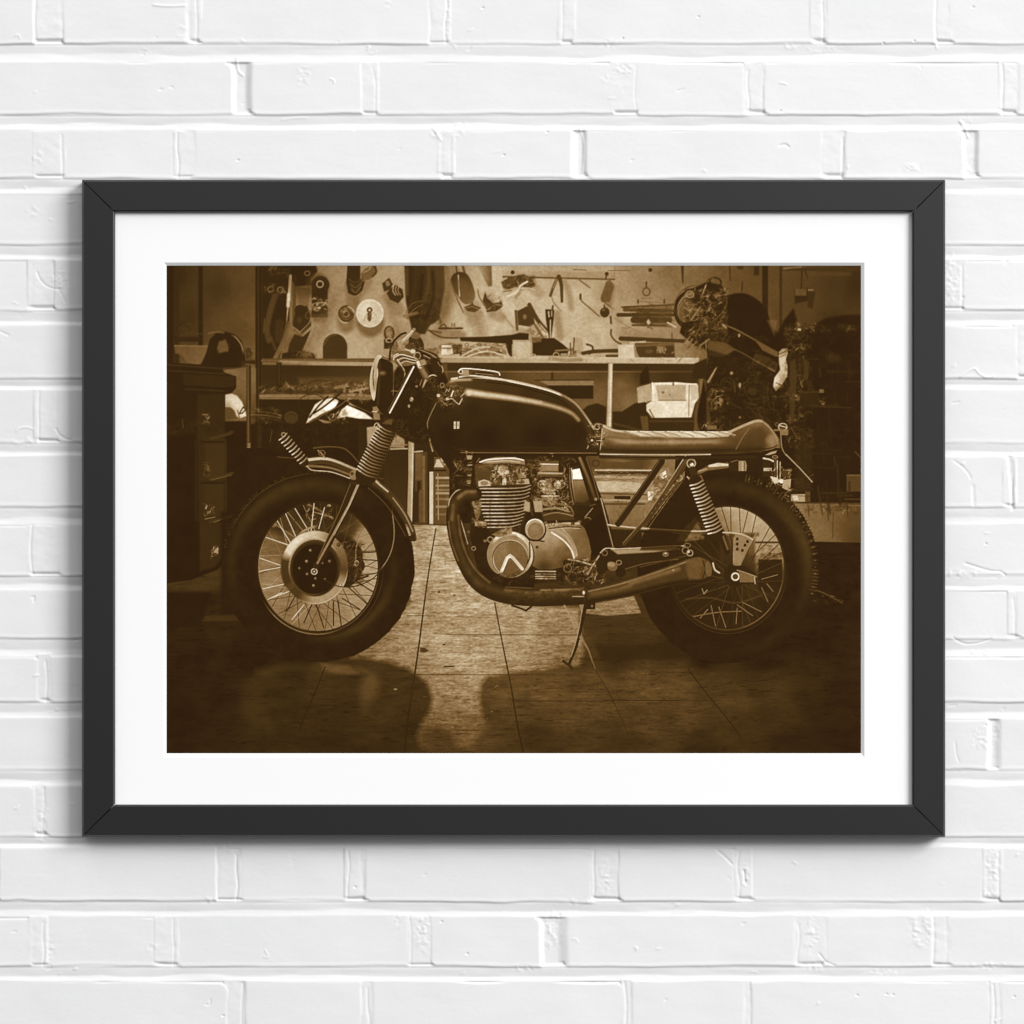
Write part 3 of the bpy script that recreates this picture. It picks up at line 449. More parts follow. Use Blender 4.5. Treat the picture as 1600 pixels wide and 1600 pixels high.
    S([(328, 816), (352, 809), (363, 804)], 4, 56, soft=2); S([(334, 816), (362, 806)], 1.2, 92); G(331, 855, 341, 870, 20, 16, 70, 200, 1, 4); Pg([(333, 862), (341, 854), (341, 866)], 132); S([(355, 818), (358, 840)], 3, 60, soft=2, a=.5)
    R(345, 800, 372, 960, 33, soft=6, a=.8)

    # ---- between front wheel and engine, under the shelf
    R(560, 664, 700, 819, 44, soft=2); Pg([(573, 668), (600, 664), (633, 670), (632, 700), (574, 697)], grad(600, 665, 150, 600, 700, 128), soft=1.4); S([(590, 697), (636, 695)], 2, 120); S([(592, 702), (636, 701)], 2.4, 145)
    R(600, 706, 637, 818, grad(600, 706, 44, 637, 818, 56), soft=1.5); Pg([(638, 682), (647, 682), (646, 740), (644, 816), (636, 812), (638, 740)], grad(636, 700, 130, 648, 700, 176), soft=1.2); S([(645, 684), (643, 812)], 1.2, 196, a=.7)
    Pg([(640, 668), (648, 664), (648, 682), (638, 682)], 112, soft=1.3)
    Pg([(648, 706), (668, 706), (668, 818), (648, 818)], 66, soft=1.3); R(649, 708, 660, 750, 84, soft=2); R(660, 712, 664, 816, 96, soft=1.5); S([(647, 706), (660, 705)], 2.4, 150); R(652, 752, 657, 768, 42); R(646, 768, 654, 816, 46, soft=1.3); R(655, 765, 662, 816, 82, soft=1.5, a=.8); S([(668, 710), (669, 816)], 2, 52)
    R(671, 737, 677, 820, 176, soft=1); S([(673.5, 738), (673.5, 818)], 1.6, 206, a=.7); Pg([(678, 714), (702, 714), (702, 822), (678, 820)], 78, soft=1.2)
    for y, v in ((718, 150), (724, 128), (745, 150), (752, 92), (757, 130), (764, 106), (769, 142), (778, 104), (790, 120), (802, 96)): R(681, y, 702, y + 3.4, v, soft=1.3)
    Pg([(683, 718), (690, 716), (694, 730), (678, 730)], 172, soft=1); S([(680, 735), (696, 735)], 3, 40); S([(684, 740), (685, 812)], 1.6, 132); S([(669, 678), (676, 705)], 2.4, 140)
    S([(640, 819), (702, 820)], 1.6, 60)

    # ---- bench seen through the rear frame
    Pg([(900, 712), (1070, 712), (1070, 864), (900, 864)], blobs([(915, 725, 60), (930, 760, 120), (940, 725, 74), (1000, 725, 66), (950, 745, 118), (1000, 760, 140), (940, 800, 112), (1000, 800, 106), (1050, 740, 104), (1030, 770, 136), (1000, 830, 92), (960, 850, 48), (1040, 850, 44)]), soft=1.2)
    R(940, 722, 1000, 732, 74, soft=2); S([(930, 734.5), (1035, 735)], 2.2, 172); R(930, 737, 1030, 741, 58, soft=1.5); G(930, 736, 1040, 742, 18, 70, 60, 130, 3, 9, ang=0); S([(930, 745), (1040, 747)], 4, 142); G(930, 742, 1040, 750, 22, 71, 70, 180, 3, 8, ang=0)
    Pg([(932, 752), (968, 752), (1000, 755), (1008, 768), (970, 769), (934, 768)], 168, soft=1.5); G(934, 750, 1010, 768, 16, 72, 130, 185, 4, 12, ang=5, w=1); R(960, 775, 985, 784, 44, soft=1.2); S([(936, 771), (1010, 773)], 2.2, 78); S([(936, 781), (1012, 783)], 3.4, 138); R(938, 786, 1008, 789, 72, soft=1.4)
    G(936, 786, 1010, 818, 18, 73, 80, 130, 3, 12, ang=80); Pg([(1028, 735), (1044, 730), (1052, 745), (1040, 790), (1014, 790)], 120, soft=2); Pg([(1040, 735), (1042, 745), (1036, 748), (1030, 742)], 226); Pg([(1012, 768), (1022, 768), (1019, 782), (1013, 782)], 216); G(1015, 740, 1048, 790, 28, 74, 60, 190, 3, 8)
    Pg([(930, 826), (1066, 830), (1066, 864), (930, 864)], 42, soft=2); R(1003, 832, 1008, 850, 92, soft=2)
    # bench right of rear wheel
    R(1225, 700, 1348, 787, 35, soft=2); Pg([(1232, 786), (1348, 786), (1348, 848), (1258, 846)], blobs([(1245, 800, 112), (1270, 800, 96), (1300, 800, 86), (1340, 800, 72), (1280, 840, 96), (1340, 840, 64)]), soft=1.3); S([(1240, 785.5), (1348, 787)], 2, 64); S([(1252, 789), (1345, 790)], 1.4, 104, a=.7); S([(1302, 800), (1301, 840)], 1.5, 70); G(1255, 788, 1340, 800, 14, 75, 60, 120, 2, 8)
    R(1322, 741, 1348, 768, 70, soft=1.4); S([(1324, 743), (1348, 743)], 1.4, 92); S([(1322, 735), (1322, 770)], 1.4, 38); R(1236, 772, 1258, 784, 150, soft=1.3); R(1258, 768, 1266, 784, 74, soft=1.3); S([(1320, 780), (1345, 780)], 2, 60); S([(1336, 706), (1346, 716)], 2.4, 60)
    G(1240, 690, 1270, 770, 26, 76, 40, 82, 4, 10); R(1245, 690, 1268, 765, 50, soft=8, a=.5); G(1270, 930, 1318, 942, 10, 77, 50, 92, 3, 10, ang=30); S([(1272, 921), (1290, 928), (1316, 942)], 2, 72, sm=True)

    # the far wall is a touch softer than the motorcycle
    b = c.box(258, 412, 1348, 700); M = c.A[b[0]]; w3 = (.2, .6, .2)
    Pm = np.pad(M, 1, mode='edge'); Pm = sum(w3[i] * Pm[:, i:Pm.shape[1] - 2 + i] for i in range(3)); c.A[b[0]] = sum(w3[i] * Pm[i:Pm.shape[0] - 2 + i] for i in range(3))
    # bars, cables and castings of the machines at the back right
    r = np.random.RandomState(91)
    for k in range(34):
        x, y = r.uniform(1108, 1222), r.uniform(590, 690); L = r.uniform(8, 26); t = r.choice([.5, .6, 1.5, 2.2]) + r.normal(0, .15); S([(x, y), (x + L * .5 * math.cos(t) + r.normal(0, 2), y + L * .5 * math.sin(t)), (x + L * math.cos(t), y + L * math.sin(t))], r.uniform(1, 3.4), r.uniform(42, 70), sm=True, soft=1.6, a=.7)
    for k in range(40):
        x, y = r.uniform(1228, 1335), r.uniform(530, 780); L = r.uniform(10, 50); t = r.choice([0, 1.57, 1.5]) + r.normal(0, .06); S([(x, y), (x + L * math.cos(t), y + L * math.sin(t))], r.uniform(1, 3.6), r.uniform(40, 58), soft=1.8, a=.6)
    E(1180, 610, 16, 14, 50, ring=3, soft=2, a=.7); E(1176, 612, 7, 6, 60, soft=3, a=.7); E(1205, 652, 12, 12, 48, ring=2.5, soft=2, a=.7); E(1136, 600, 10, 10, 54, ring=2, soft=2, a=.7)
    # ================= the motorcycle
    # ---- rear wheel
    E(1137, 888, 92, 99, blobs([(1085, 830, 46), (1105, 800, 44), (1118, 840, 46), (1160, 800, 162), (1205, 830, 150), (1215, 855, 130), (1160, 840, 140), (1190, 870, 112), (1110, 870, 50), (1150, 900, 40), (1200, 900, 44), (1140, 950, 38), (1070, 900, 38), (1200, 950, 40), (1100, 960, 44)], p=3.5))
    R(1040, 786, 1125, 990, 38, soft=8, a=.8); Pg([(1112, 786), (1230, 786), (1230, 866), (1176, 868), (1142, 852), (1130, 826)], blobs([(1125, 810, 128), (1150, 800, 150), (1190, 810, 160), (1215, 850, 138), (1170, 840, 150), (1135, 830, 118)]), soft=2.5, a=.85); R(1118, 786, 1230, 796, 168, soft=3, a=.4)
    Pg([(1052, 824), (1064, 812), (1086, 806), (1094, 824), (1100, 842), (1072, 846), (1052, 846)], 104, soft=3, a=.8); clutter(c, 1052, 806, 1100, 846, 560, 44, 150, .4, 6)
    R(1180, 846, 1224, 849, 60, soft=1.5); R(1185, 851, 1222, 862, 132, soft=1.5); R(1188, 864, 1224, 872, 96, soft=1.5); R(1185, 874, 1222, 925, 40, soft=2); G(1190, 850, 1222, 874, 14, 80, 70, 160, 3, 9)
    R(1140, 832, 1186, 838, 92, soft=3); R(1130, 836, 1180, 900, 40, soft=5, a=.6)
    hub = (1149, 899)
    r = np.random.RandomState(8)
    for k in range(40):
        t = 2 * math.pi * k / 40 + 0.05; s_ = 0.34 * (1 if k % 2 else -1)
        x0, y0 = hub[0] + 19 * math.cos(t + s_), hub[1] + 19 * math.sin(t + s_); x1, y1 = 1137 + 89 * math.cos(t), 888 + 96 * math.sin(t)
        up = y1 < 872 and x1 > 1080
        if y1 > 900 and r.rand() < .3: continue
        S([(x0, y0), (x1, y1)], 1.3 if up else .9, (52 if r.rand() < .8 else 140) if up else r.choice([60, 74, 92]), a=.85 if up else .6)
    for p in ([(1160, 941), (1190, 956)], [(1152, 945), (1176, 962)], [(1111, 946), (1118, 978)], [(1123, 948), (1134, 980)], [(1150, 975), (1152, 950)], [(1094, 966), (1106, 952)], [(1190, 918), (1200, 940)], [(1198, 912), (1208, 924)], [(1190, 905), (1215, 898)]): S(p, 1.2, 132, a=.8)
    S([(1072, 936), (1110, 934), (1150, 942), (1190, 930)], 3, 66, sm=True, soft=2, a=.8); S([(1080, 964), (1120, 957), (1158, 955)], 2, 92, sm=True)
    # tyre
    def tyre(cx, cy, rx, ry, ix, iy, sheen, seed):
        n = 110; r = np.random.RandomState(seed); rr = 1 + 0.004 * r.randn(n)
        P = [(cx + rx * rr[k] * math.cos(2 * math.pi * k / n), cy + ry * rr[k] * math.sin(2 * math.pi * k / n)) for k in range(n)]
        b = c.box(cx - rx - 4, cy - ry - 4, cx + rx + 4, cy + ry + 4); sl, X, Y = b
        dO = sdf_poly(np.array(P, np.float32), X, Y); k = np.sqrt(((X - cx) / ix) ** 2 + ((Y - cy) / iy) ** 2)
        cov = np.clip(.5 - dO / 1.2, 0, 1) * np.clip((k - 1) * (ix + iy) / 2 + .5, 0, 1)
        q = np.sqrt(((X - cx) / rx) ** 2 + ((Y - cy) / ry) ** 2); th = np.degrees(np.arctan2(Y - cy, X - cx))
        v = 34 + 0 * X
        for (t0, hw, q0, qw, amp) in sheen:
            v = v + amp * np.exp(-((q - q0) / qw) ** 2) * np.clip(1 - np.abs((th - t0 + 180) % 360 - 180) / hw, 0, 1)
        v = v + 3 * noise(X, Y, 9, 9, seed, 2)
        c.lay(sl, X, Y, cov, v, 1, 'mix')
    # rear rim edge
    Pg([(1062, 750), (1040, 776), (1012, 822), (1000, 856), (1020, 862), (1070, 790), (1084, 752)], 41, soft=3, a=.9)
    tyre(1137, 888, 141, 148, 89, 97, [(-75, 60, .87, .08, 12), (-15, 50, .90, .06, 26), (-40, 60, .83, .05, 12), (60, 60, .9, .06, 6), (-120, 40, .9, .06, 8)], 5)
    E(1137, 888, 89.5, 97.5, 44, ring=3); E(1137, 888, 88, 96, 66, ring=1.6, arc=(70, 80)); E(1137, 889, 93, 101, 56, ring=1.2, arc=(80, 90)); E(1137, 888, 87.5, 95.5, 92, ring=1.3, arc=(45, 40))
    r = np.random.RandomState(4)
    for k in range(46):     # knobs along the tread
        t = math.radians(-78 + 96 * k / 46); ox, oy = math.cos(t), math.sin(t)
        S([(1137 + 133 * ox, 888 + 139 * oy), (1137 + 141.5 * ox, 888 + 148.5 * oy)], 2.4, r.choice([30, 46, 66]), a=.8); 
        if k % 2: E(1137 + 137 * ox, 888 + 143.5 * oy, 1.8, 1.4, r.choice([74, 92, 104]), a=.6)
    for k in range(24):
        t = math.radians(-166 + 60 * k / 24); ox, oy = math.cos(t), math.sin(t); S([(1137 + 134 * ox, 888 + 141 * oy), (1137 + 141.5 * ox, 888 + 148.5 * oy)], 2, r.choice([30, 44, 60]), a=.7)
    # ---- front wheel interior
    E(497, 886, 96, 103, blobs([(440, 820, 50), (480, 800, 36), (520, 795, 40), (440, 812, 62), (480, 818, 58), (425, 850, 92), (455, 840, 78), (420, 890, 112), (430, 930, 116), (460, 960, 108), (500, 975, 108), (540, 970, 122), (575, 940, 142), (580, 880, 146), (570, 845, 138), (540, 830, 60), (585, 910, 150), (560, 955, 140), (560, 900, 136), (530, 815, 44)], p=3.4))
    b = c.box(400, 820, 594, 990); c.A[b[0]] *= 1 + .10 * noise(b[1], b[2], 12, 2.2, 90, 2)
    Pg([(424, 820), (434, 812), (480, 815), (500, 824), (482, 832), (440, 826)], 62, soft=2); E(428, 819, 5, 5, 92, soft=1.5); S([(478, 786), (500, 798), (520, 810)], 3.5, 92); S([(490, 800), (518, 808)], 2, 140); E(514, 790, 3, 2, 150); G(475, 785, 522, 812, 14, 81, 60, 150, 3, 8)
    # far brake side and caliper
    Pg([(556, 832), (580, 822), (590, 850), (566, 850)], 128, soft=4, a=.5); Pg([(515, 826), (545, 838), (560, 850), (550, 900), (515, 900)], 40, soft=6, a=.8)
    Pg([(522, 850), (535, 842), (555, 846), (566, 860), (568, 884), (562, 905), (545, 918), (522, 915), (512, 890)], 39, soft=2); E(562, 884, 8, 10, 40); E(548, 868, 10, 9, 52, soft=3)
    S([(561, 834), (556, 862), (556, 884)], 2.2, 120, sm=True); E(557, 880, 3, 4, 160, ring=1.3); S([(560, 905), (575, 900)], 3, 50); G(524, 846, 568, 915, 46, 82, 40, 110, 3, 8)
    # spokes
    hubf = (493, 892); r = np.random.RandomState(9)
    for k in range(44):
        t = 2 * math.pi * k / 44 + .03; s_ = .42 * (1 if k % 2 else -1)
        x0, y0 = hubf[0] + 44 * math.cos(t + s_), hubf[1] + 46 * math.sin(t + s_); x1, y1 = 497 + 94 * math.cos(t), 886 + 101 * math.sin(t)
        dg = math.degrees(t) % 360
        if 265 < dg < 330: v, a = 92, .5
        elif 150 < dg < 265: v, a = r.choice([150, 110, 56]), .7
        elif 60 < dg <= 150: v, a = r.choice([46, 46, 60, 150]), .8
        else: v, a = 48, .85
        S([(x0, y0), (x1, y1)], 1.05, v, a=a)
    for p in ([(411, 838), (452, 852)], [(403, 871), (440, 884)], [(411, 920), (446, 912)], [(425, 934), (452, 924)], [(460, 793), (482, 829)], [(491, 785), (486, 830)], [(507, 793), (498, 826)], [(432, 812), (455, 850)], [(446, 802), (462, 838)], [(456, 968), (475, 945)], [(418, 937), (440, 926)], [(404, 893), (440, 886)]): S(p, 1.2, 205)
    for p in ([(475, 973), (487, 945)], [(506, 981), (494, 944)], [(521, 977), (521, 940)], [(533, 977), (528, 938)], [(448, 955), (462, 930)], [(575, 945), (545, 918)], [(583, 925), (556, 908)], [(562, 952), (535, 935)], [(592, 862), (560, 864)], [(592, 876), (562, 874)], [(590, 895), (560, 900)]): S(p, 1.8, 46)
    # tyre front
    tyre(497.5, 885, 150.5, 149, 94, 101, [(-110, 62, .86, .07, 15), (-140, 60, .90, .05, 13), (-75, 40, .84, .09, 8), (30, 70, .78, .05, 12), (60, 50, .76, .04, 16), (180, 40, .9, .06, 6)], 6)
    E(497, 886, 94.5, 101.5, 42, ring=3); E(496, 888, 97, 103, 112, ring=1.6, arc=(110, 42)); E(496, 888, 96, 102, 74, ring=1.4, arc=(60, 70)); E(497, 886, 93, 100, 130, ring=1.3, arc=(170, 50), a=.7); E(497, 886, 102, 112, 56, ring=1.4, arc=(45, 50)); E(497, 886, 93.5, 100.5, 100, ring=1.2, arc=(135, 45))
    r = np.random.RandomState(12)
    for k in range(70):
        t = math.radians(-168 + 92 * k / 70); ox, oy = math.cos(t), math.sin(t); h = 148.5 + 2 * (k % 2)
        E(497.5 + h * ox, 885 + (h - 1.5) * oy, 2.2, 1.5, r.choice([33, 46, 58]), a=.7, soft=1.4)
    E(497.5, 885, 147, 145.5, 60, ring=2, arc=(-125, 38), a=.8)
    # disc and hub
    E(489, 834, 24, 10, 128, rot=-18, ring=3.4, arc=(250, 70)); E(492, 887, 51.5, 56.5, 62); E(492, 887, 47, 52, 120, ring=9, arc=(-120, 95), a=.9); E(492, 887, 46, 51, 190, ring=13, arc=(-120, 105), a=1, soft=2.5); E(492, 887, 47.5, 52.5, 214, ring=8, arc=(-145, 44), a=.9, soft=3); E(492, 887, 46.5, 51.5, 92, ring=11, arc=(-40, 50), a=.7, soft=3); E(492, 887, 46, 51, 138, ring=12, arc=(62, 58), soft=2); E(492, 887, 51, 56, 168, ring=1.4, arc=(60, 60)); E(492, 887, 40, 45, 150, ring=2.4, arc=(-110, 70), soft=2)
    E(492, 887, 47, 52, 56, ring=13, arc=(172, 38), soft=3)
    for k in range(5): E(492, 887, 43 + 2 * k, 48 + 2 * k, 110, ring=.8, arc=(-110, 90), a=.22)
    E(492, 889, 38, 42, 48, soft=1.5); E(492, 890, 35, 39.5, 33, soft=1.5); E(489, 888, 36, 41, 70, ring=1.8, arc=(120, 60))
    for (x, y, rr, v) in ((485, 860, 2.4, 130), (479, 877, 2.6, 140), (504, 880, 2.2, 100), (515, 877, 3, 110), (468, 888, 2.4, 100), (480, 897, 2.4, 120), (493, 904, 2.2, 110), (508, 905, 2, 90), (490, 915, 2.4, 140), (532, 915, 2.6, 190), (529, 851, 3, 86)): E(x, y, rr, rr, v * .62, soft=1.6); E(x - .5, y - .5, 1.1, 1.1, v + 20, soft=1.3)
    E(491, 893, 4.4, 4.4, 168, ring=1.8); E(491, 893, 1.3, 1.3, 200)
    S([(505, 905), (525, 915), (545, 917), (565, 913), (585, 902), (603, 880), (612, 860), (616, 830), (613, 790), (611, 720), (606, 690)], 1.6, 46, sm=True); S([(592, 893), (605, 875), (613, 855), (616, 830), (612, 795)], 1.2, 128, sm=True, fade=.12)
    # fender
    F = [(475, 722), (500, 719), (520, 722), (545, 732), (565, 741), (590, 756), (612, 775), (630, 800), (643, 825), (647, 842)]
    S(F, 13, 62, sm=True, w2=8); S([(p[0] + 1, p[1] - 2.5) for p in F[:6]], 4.5, 196, sm=True, w2=3, v2=120); S([(478, 728), (500, 729), (520, 732), (545, 741)], 3.5, 104, sm=True, soft=2); S([(476, 722), (482, 731), (490, 735), (515, 737), (535, 743), (552, 750)], 1.5, 176, sm=True)
    S([(588, 753), (606, 768)], 2.6, 172, soft=1.5); S([(614, 778), (632, 803), (645, 830)], 2, 128, sm=True); S([(575, 762), (600, 785), (618, 810), (634, 838)], 1.1, 80, sm=True); Pg([(638, 838), (648, 834), (649, 846), (641, 846)], 44)
    S([(497, 704), (502, 708), (508, 716)], 2, 130); E(503, 708, 5, 4, 88, ring=1.6); S([(490, 700), (515, 698), (540, 702), (560, 722)], 2.2, 74, sm=True)
    # background shock
    coil(c, (440, 680), (476, 722), 8, 7, 9, 165, 42, w=2.0, end=.8)
    S([(434, 714), (460, 716)], 2, 66); E(443, 679, 3, 3, 140, ring=1.3); S([(425, 672), (422, 690)], 1.4, 66)
    # ---- fork
    S([(552, 752), (536, 800), (505, 868), (494, 884)], 13, 42, w2=10); S([(548, 755), (530, 800), (497, 872)], 1.4, 84); S([(559, 757), (545, 790), (520, 836), (496, 880)], 3.4, 132, v2=110); S([(561, 757), (546, 790), (522, 836)], 1.2, 176, a=.7)
    E(553, 742, 7, 8, 112, rot=20); E(550, 740, 2.5, 2.5, 66); S([(548, 755), (562, 756)], 3, 50)
    Pg([(575, 716), (590, 740), (586, 752), (560, 748)], 46, soft=2); G(576, 730, 598, 750, 14, 84, 40, 120, 2, 6)
    coil(c, (606, 668), (572, 742), 15.5, 17, 16, 165, 40, w=2.0, end=.42, sag=.16)
    front_end(c, 0)
    # ---- front down tubes and coil clutter
    Pg([(668, 668), (700, 672), (735, 704), (745, 720), (742, 760), (722, 778), (706, 740), (690, 716), (676, 700)], 38, soft=2); S([(694, 688), (712, 700), (726, 704)], 1.6, 104, sm=True); S([(709, 722), (714, 730)], 2, 120); S([(672, 690), (700, 740), (716, 775)], 2, 62, a=.6)
    S([(715, 725), (728, 733), (752, 732)], 3.4, 80, sm=True); S([(730, 727), (748, 726)], 1.6, 160); R(730, 738, 740, 744, 150, soft=1.2); R(729, 750, 738, 756, 140, soft=1.2); R(728, 738, 738, 741, 60); Pg([(727, 704), (740, 703), (737, 718), (730, 718)], 140, soft=1.3); E(733, 708, 4, 3, 74); G(706, 718, 748, 765, 34, 91, 40, 120, 2, 7)
    # ---- engine
    Pg([(740, 712), (914, 712), (928, 760), (944, 800), (958, 860), (940, 905), (780, 915), (748, 900), (735, 840), (735, 760)], 39, soft=2)
    G(742, 716, 900, 800, 130, 92, 42, 150, 2, 8)
    Pg([(748, 722), (758, 717), (775, 714), (805, 714), (820, 719), (820, 726), (790, 723), (760, 726)], 120, soft=1.2); S([(750, 722), (765, 718), (800, 716), (818, 719)], 2, 226, sm=True); S([(760, 722), (790, 720), (812, 722)], 1.2, 190, sm=True); S([(748, 730), (765, 727), (785, 729)], 3, 112)
    Pg([(741, 726), (760, 724), (820, 728), (826, 756), (760, 760), (744, 758)], 76, soft=2, a=.8)
    E(787, 735, 9, 7.5, 160); E(785, 737, 6, 6, 208, soft=4); S([(788, 742), (788, 756)], 5, 118); S([(788, 750), (788, 757)], 6, 190); E(770, 733, 4, 4, 60); E(798, 733, 4, 4, 54); Pg([(747, 752), (756, 749), (766, 752), (767, 760), (748, 760)], 172, soft=1.2); E(757, 755, 6, 3.5, 116); Pg([(808, 740), (820, 738), (822, 746), (810, 748)], 146, soft=1.2); Pg([(807, 750), (826, 748), (828, 757), (808, 758)], 150, soft=1.3); E(815, 753, 5, 3, 90); G(765, 727, 824, 757, 50, 93, 44, 195, 2, 6)
    # fins
    Pg([(748, 760), (828, 756), (826, 790), (816, 822), (812, 828), (765, 830), (752, 815)], 50, soft=1.3)
    for k in range(12):
        y = 762.5 + 5.5 * k; xr = 829 - (k * .9 if k < 6 else 4 + (k - 5) * 2.0); xl = 749 + (0 if k < 5 else (k - 4) * 1.8)
        S([(xl, y + 1), ((xl + xr) / 2, y + .9), (xr - 12, y - .6), (xr, y - 4.2)], 1.7, 170, sm=True, v2=118); S([(xl, y + 3.6), ((xl + xr) / 2, y + 3.5), (xr - 12, y + 2), (xr, y - 1.6)], 2.6, 40, sm=True); S([(xl + 3, y + .5), ((xl + xr) / 2, y + .4)], .9, 215, a=.45)
    R(764, 780, 767, 826, 60, soft=2, a=.35); Pg([(736, 764), (746, 762), (751, 772), (751, 805), (744, 812), (738, 790)], 86, soft=1.5); E(742, 766, 4, 4, 170, ring=1.8); E(742, 779, 5, 3, 176); G(736, 762, 752, 815, 26, 94, 56, 180, 2, 6); R(742, 815, 760, 822, 128, soft=1.5); G(740, 812, 762, 824, 10, 95, 60, 180, 2, 6)
    b = c.box(745, 756, 832, 832); c.A[b[0]] *= 1 + .16 * noise(b[1], b[2], 5, 14, 530, 2)
    # coil under tank, carburettors
    Pg([(842, 720), (873, 720), (873, 745), (842, 745)], 78, soft=1.3); R(845, 726, 872, 736, 116, soft=2); S([(844, 725), (872, 725.5)], 1.6, 214); S([(842, 739), (878, 740)], 3, 150); S([(846, 743), (880, 744)], 2.4, 76); G(828, 716, 845, 745, 22, 96, 44, 130, 2, 6); Pg([(858, 708), (865, 708), (864, 714)], 150)
    E(847, 757, 7.5, 7.5, 118); E(847, 757, 4.5, 4.5, 70); E(850, 754, 3, 3, 170, ring=1.2); Pg([(852, 748), (862, 748), (864, 766), (852, 766)], 112, soft=1.3); E(874, 757, 9, 7, 138); E(876, 757, 5.5, 5, 70); E(873, 754, 3, 2.4, 190); S([(850, 765), (866, 771)], 4, 168); E(857, 768, 9, 4, 130)
    Pg([(846, 774), (872, 774), (869, 786), (862, 792), (850, 791), (847, 784)], 104, soft=1.3); S([(846, 775), (872, 775)], 1.6, 190); G(834, 748, 888, 796, 80, 97, 50, 220, 2, 7); Pg([(833, 783), (847, 782), (848, 800), (836, 800)], 142, soft=1.5); S([(824, 780), (832, 804)], 4, 56); Pg([(820, 782), (828, 785), (828, 800), (818, 798)], 146, soft=2)
    S([(848, 796), (870, 794), (890, 800)], 3.4, 118, sm=True); S([(866, 786), (890, 792), (896, 804)], 3, 96, sm=True); Pg([(845, 800), (895, 800), (898, 812), (850, 814)], 62, soft=2); S([(850, 805), (870, 801), (895, 806)], 2, 108, sm=True)
    # air pod
    Pg([(890, 730), (906, 727), (914, 732), (922, 760), (927, 785), (918, 790), (898, 789), (893, 770)], 48, soft=1.2); Pg([(894, 734), (910, 731), (914, 749), (895, 749)], 236, soft=1.2); Pg([(895, 750), (914, 750), (920, 780), (912, 786), (898, 784)], grad(900, 750, 112, 908, 786, 62), soft=1.5); S([(893, 732), (895, 760), (899, 785)], 1.6, 190, sm=True, v2=70); S([(890, 730), (891, 760), (896, 788)], 1.4, 128, sm=True, a=.7); S([(914, 733), (920, 760)], 1.2, 120)
    # lower frame mass right of the engine
    S([(908, 714), (922, 755), (936, 795), (950, 852)], 15, 39, w2=24); S([(906, 716), (918, 745), (930, 780)], 4.5, 104, soft=2.5, v2=66); S([(916, 716), (926, 745), (936, 780)], 1.2, 92); S([(939, 779), (948, 815), (958, 855)], 1.8, 150, v2=120); E(931, 780, 2.4, 2.4, 120); S([(914, 808), (926, 794)], 1.6, 118); E(918, 812, 5, 3.4, 100, ring=1.6, arc=(-80, 110)); E(931, 724, 5, 5, 62, ring=2.4); S([(922, 790), (930, 788)], 2, 70)
    Pg([(905, 828), (940, 800), (955, 855), (950, 870), (925, 868)], 34, soft=2)
    # crankcase side cover
    cc = [(838, 822), (856, 818), (890, 817), (906, 818), (914, 826), (920, 842), (924, 862), (922, 876), (905, 882), (880, 886), (862, 890), (842, 890), (828, 882), (826, 850)]
    Pg(cc, blobs([(845, 870, 92), (860, 850, 124), (855, 835, 160), (880, 830, 118), (900, 840, 92), (875, 865, 86), (905, 865, 92), (885, 880, 56), (850, 885, 50), (866, 842, 150), (915, 835, 84), (890, 855, 86), (835, 850, 134)]), soft=1.2)
    S([(853, 821), (880, 818), (905, 818)], 3, 172, sm=True); S([(858, 826), (885, 823), (908, 824)], 1.6, 62, sm=True); S([(858, 828), (885, 825), (906, 826)], 1, 160, sm=True)
    S([(870, 828), (884, 838), (894, 852), (899, 868)], 5.5, 142, sm=True, soft=2); S([(862, 832), (880, 844), (892, 858), (897, 872)], 2.6, 214, sm=True, soft=1.5); S([(878, 826), (892, 840), (900, 858), (902, 868)], 1.6, 176, sm=True, a=.8); Pg([(884, 830), (905, 830), (915, 842), (918, 868), (904, 868), (898, 850)], 96, soft=4, a=.6)
    E(864, 819, 3.2, 2.6, 66); E(864, 819, 1.5, 1.2, 170); E(895, 818, 3.2, 2.6, 60); E(839, 855, 2.4, 2.4, 66); G(850, 815, 908, 822, 10, 98, 60, 170, 2, 6)
    # starter cap
    E(836, 828, 17.5, 18, 42); E(836, 827, 15.5, 16, 152); E(836, 827, 15, 15.5, 226, ring=2, arc=(-90, 70)); E(837, 830, 12.5, 13.5, 104, soft=1.6); E(835, 826, 7, 8, 116, soft=6); S([(820, 842), (850, 846)], 2, 44); E(836, 828, 16.5, 17, 44, ring=2, arc=(60, 70))
    # round generator cover
    E(797, 868, 38, 38, 44); E(797, 867, 36, 36, 128); E(797, 867, 33.5, 33.5, 232, ring=5.5, arc=(-78, 74), soft=2.5); E(797, 867, 34, 34, 176, ring=4, arc=(-10, 60), soft=2); E(797, 867, 33, 33, 118, ring=6, arc=(170, 50), soft=2)
    E(797, 873, 28, 28.5, 52); E(797, 873, 27, 27.5, blobs([(785, 860, 112), (805, 858, 96), (797, 890, 80), (780, 880, 104), (815, 880, 92)])); E(797, 873, 26.5, 27, 176, ring=1.4, arc=(150, 50)); E(797, 872, 27.5, 28, 190, ring=1.4, arc=(-60, 70), a=.7)
    S([(784, 892), (792, 872), (797, 868), (802, 872), (816, 889)], 5, 196); S([(786, 890), (793, 873), (797, 870)], 2, 232, a=.8); Pg([(788, 893), (797, 876), (812, 892), (800, 899)], 88, soft=1.5)
    S([(827, 848), (828, 868), (824, 880)], 2, 48, sm=True); Pg([(768, 835), (785, 826), (800, 824), (800, 834), (780, 840)], 120, soft=2); G(766, 822, 812, 838, 26, 99, 50, 160, 2, 7); E(766, 843, 4, 4, 118, ring=2); E(740, 857, 3, 3, 128, ring=1.3); E(732, 831, 2, 2, 80); E(758, 845, 3, 2.4, 100)
    R(835, 890, 870, 908, 46, soft=1.3)
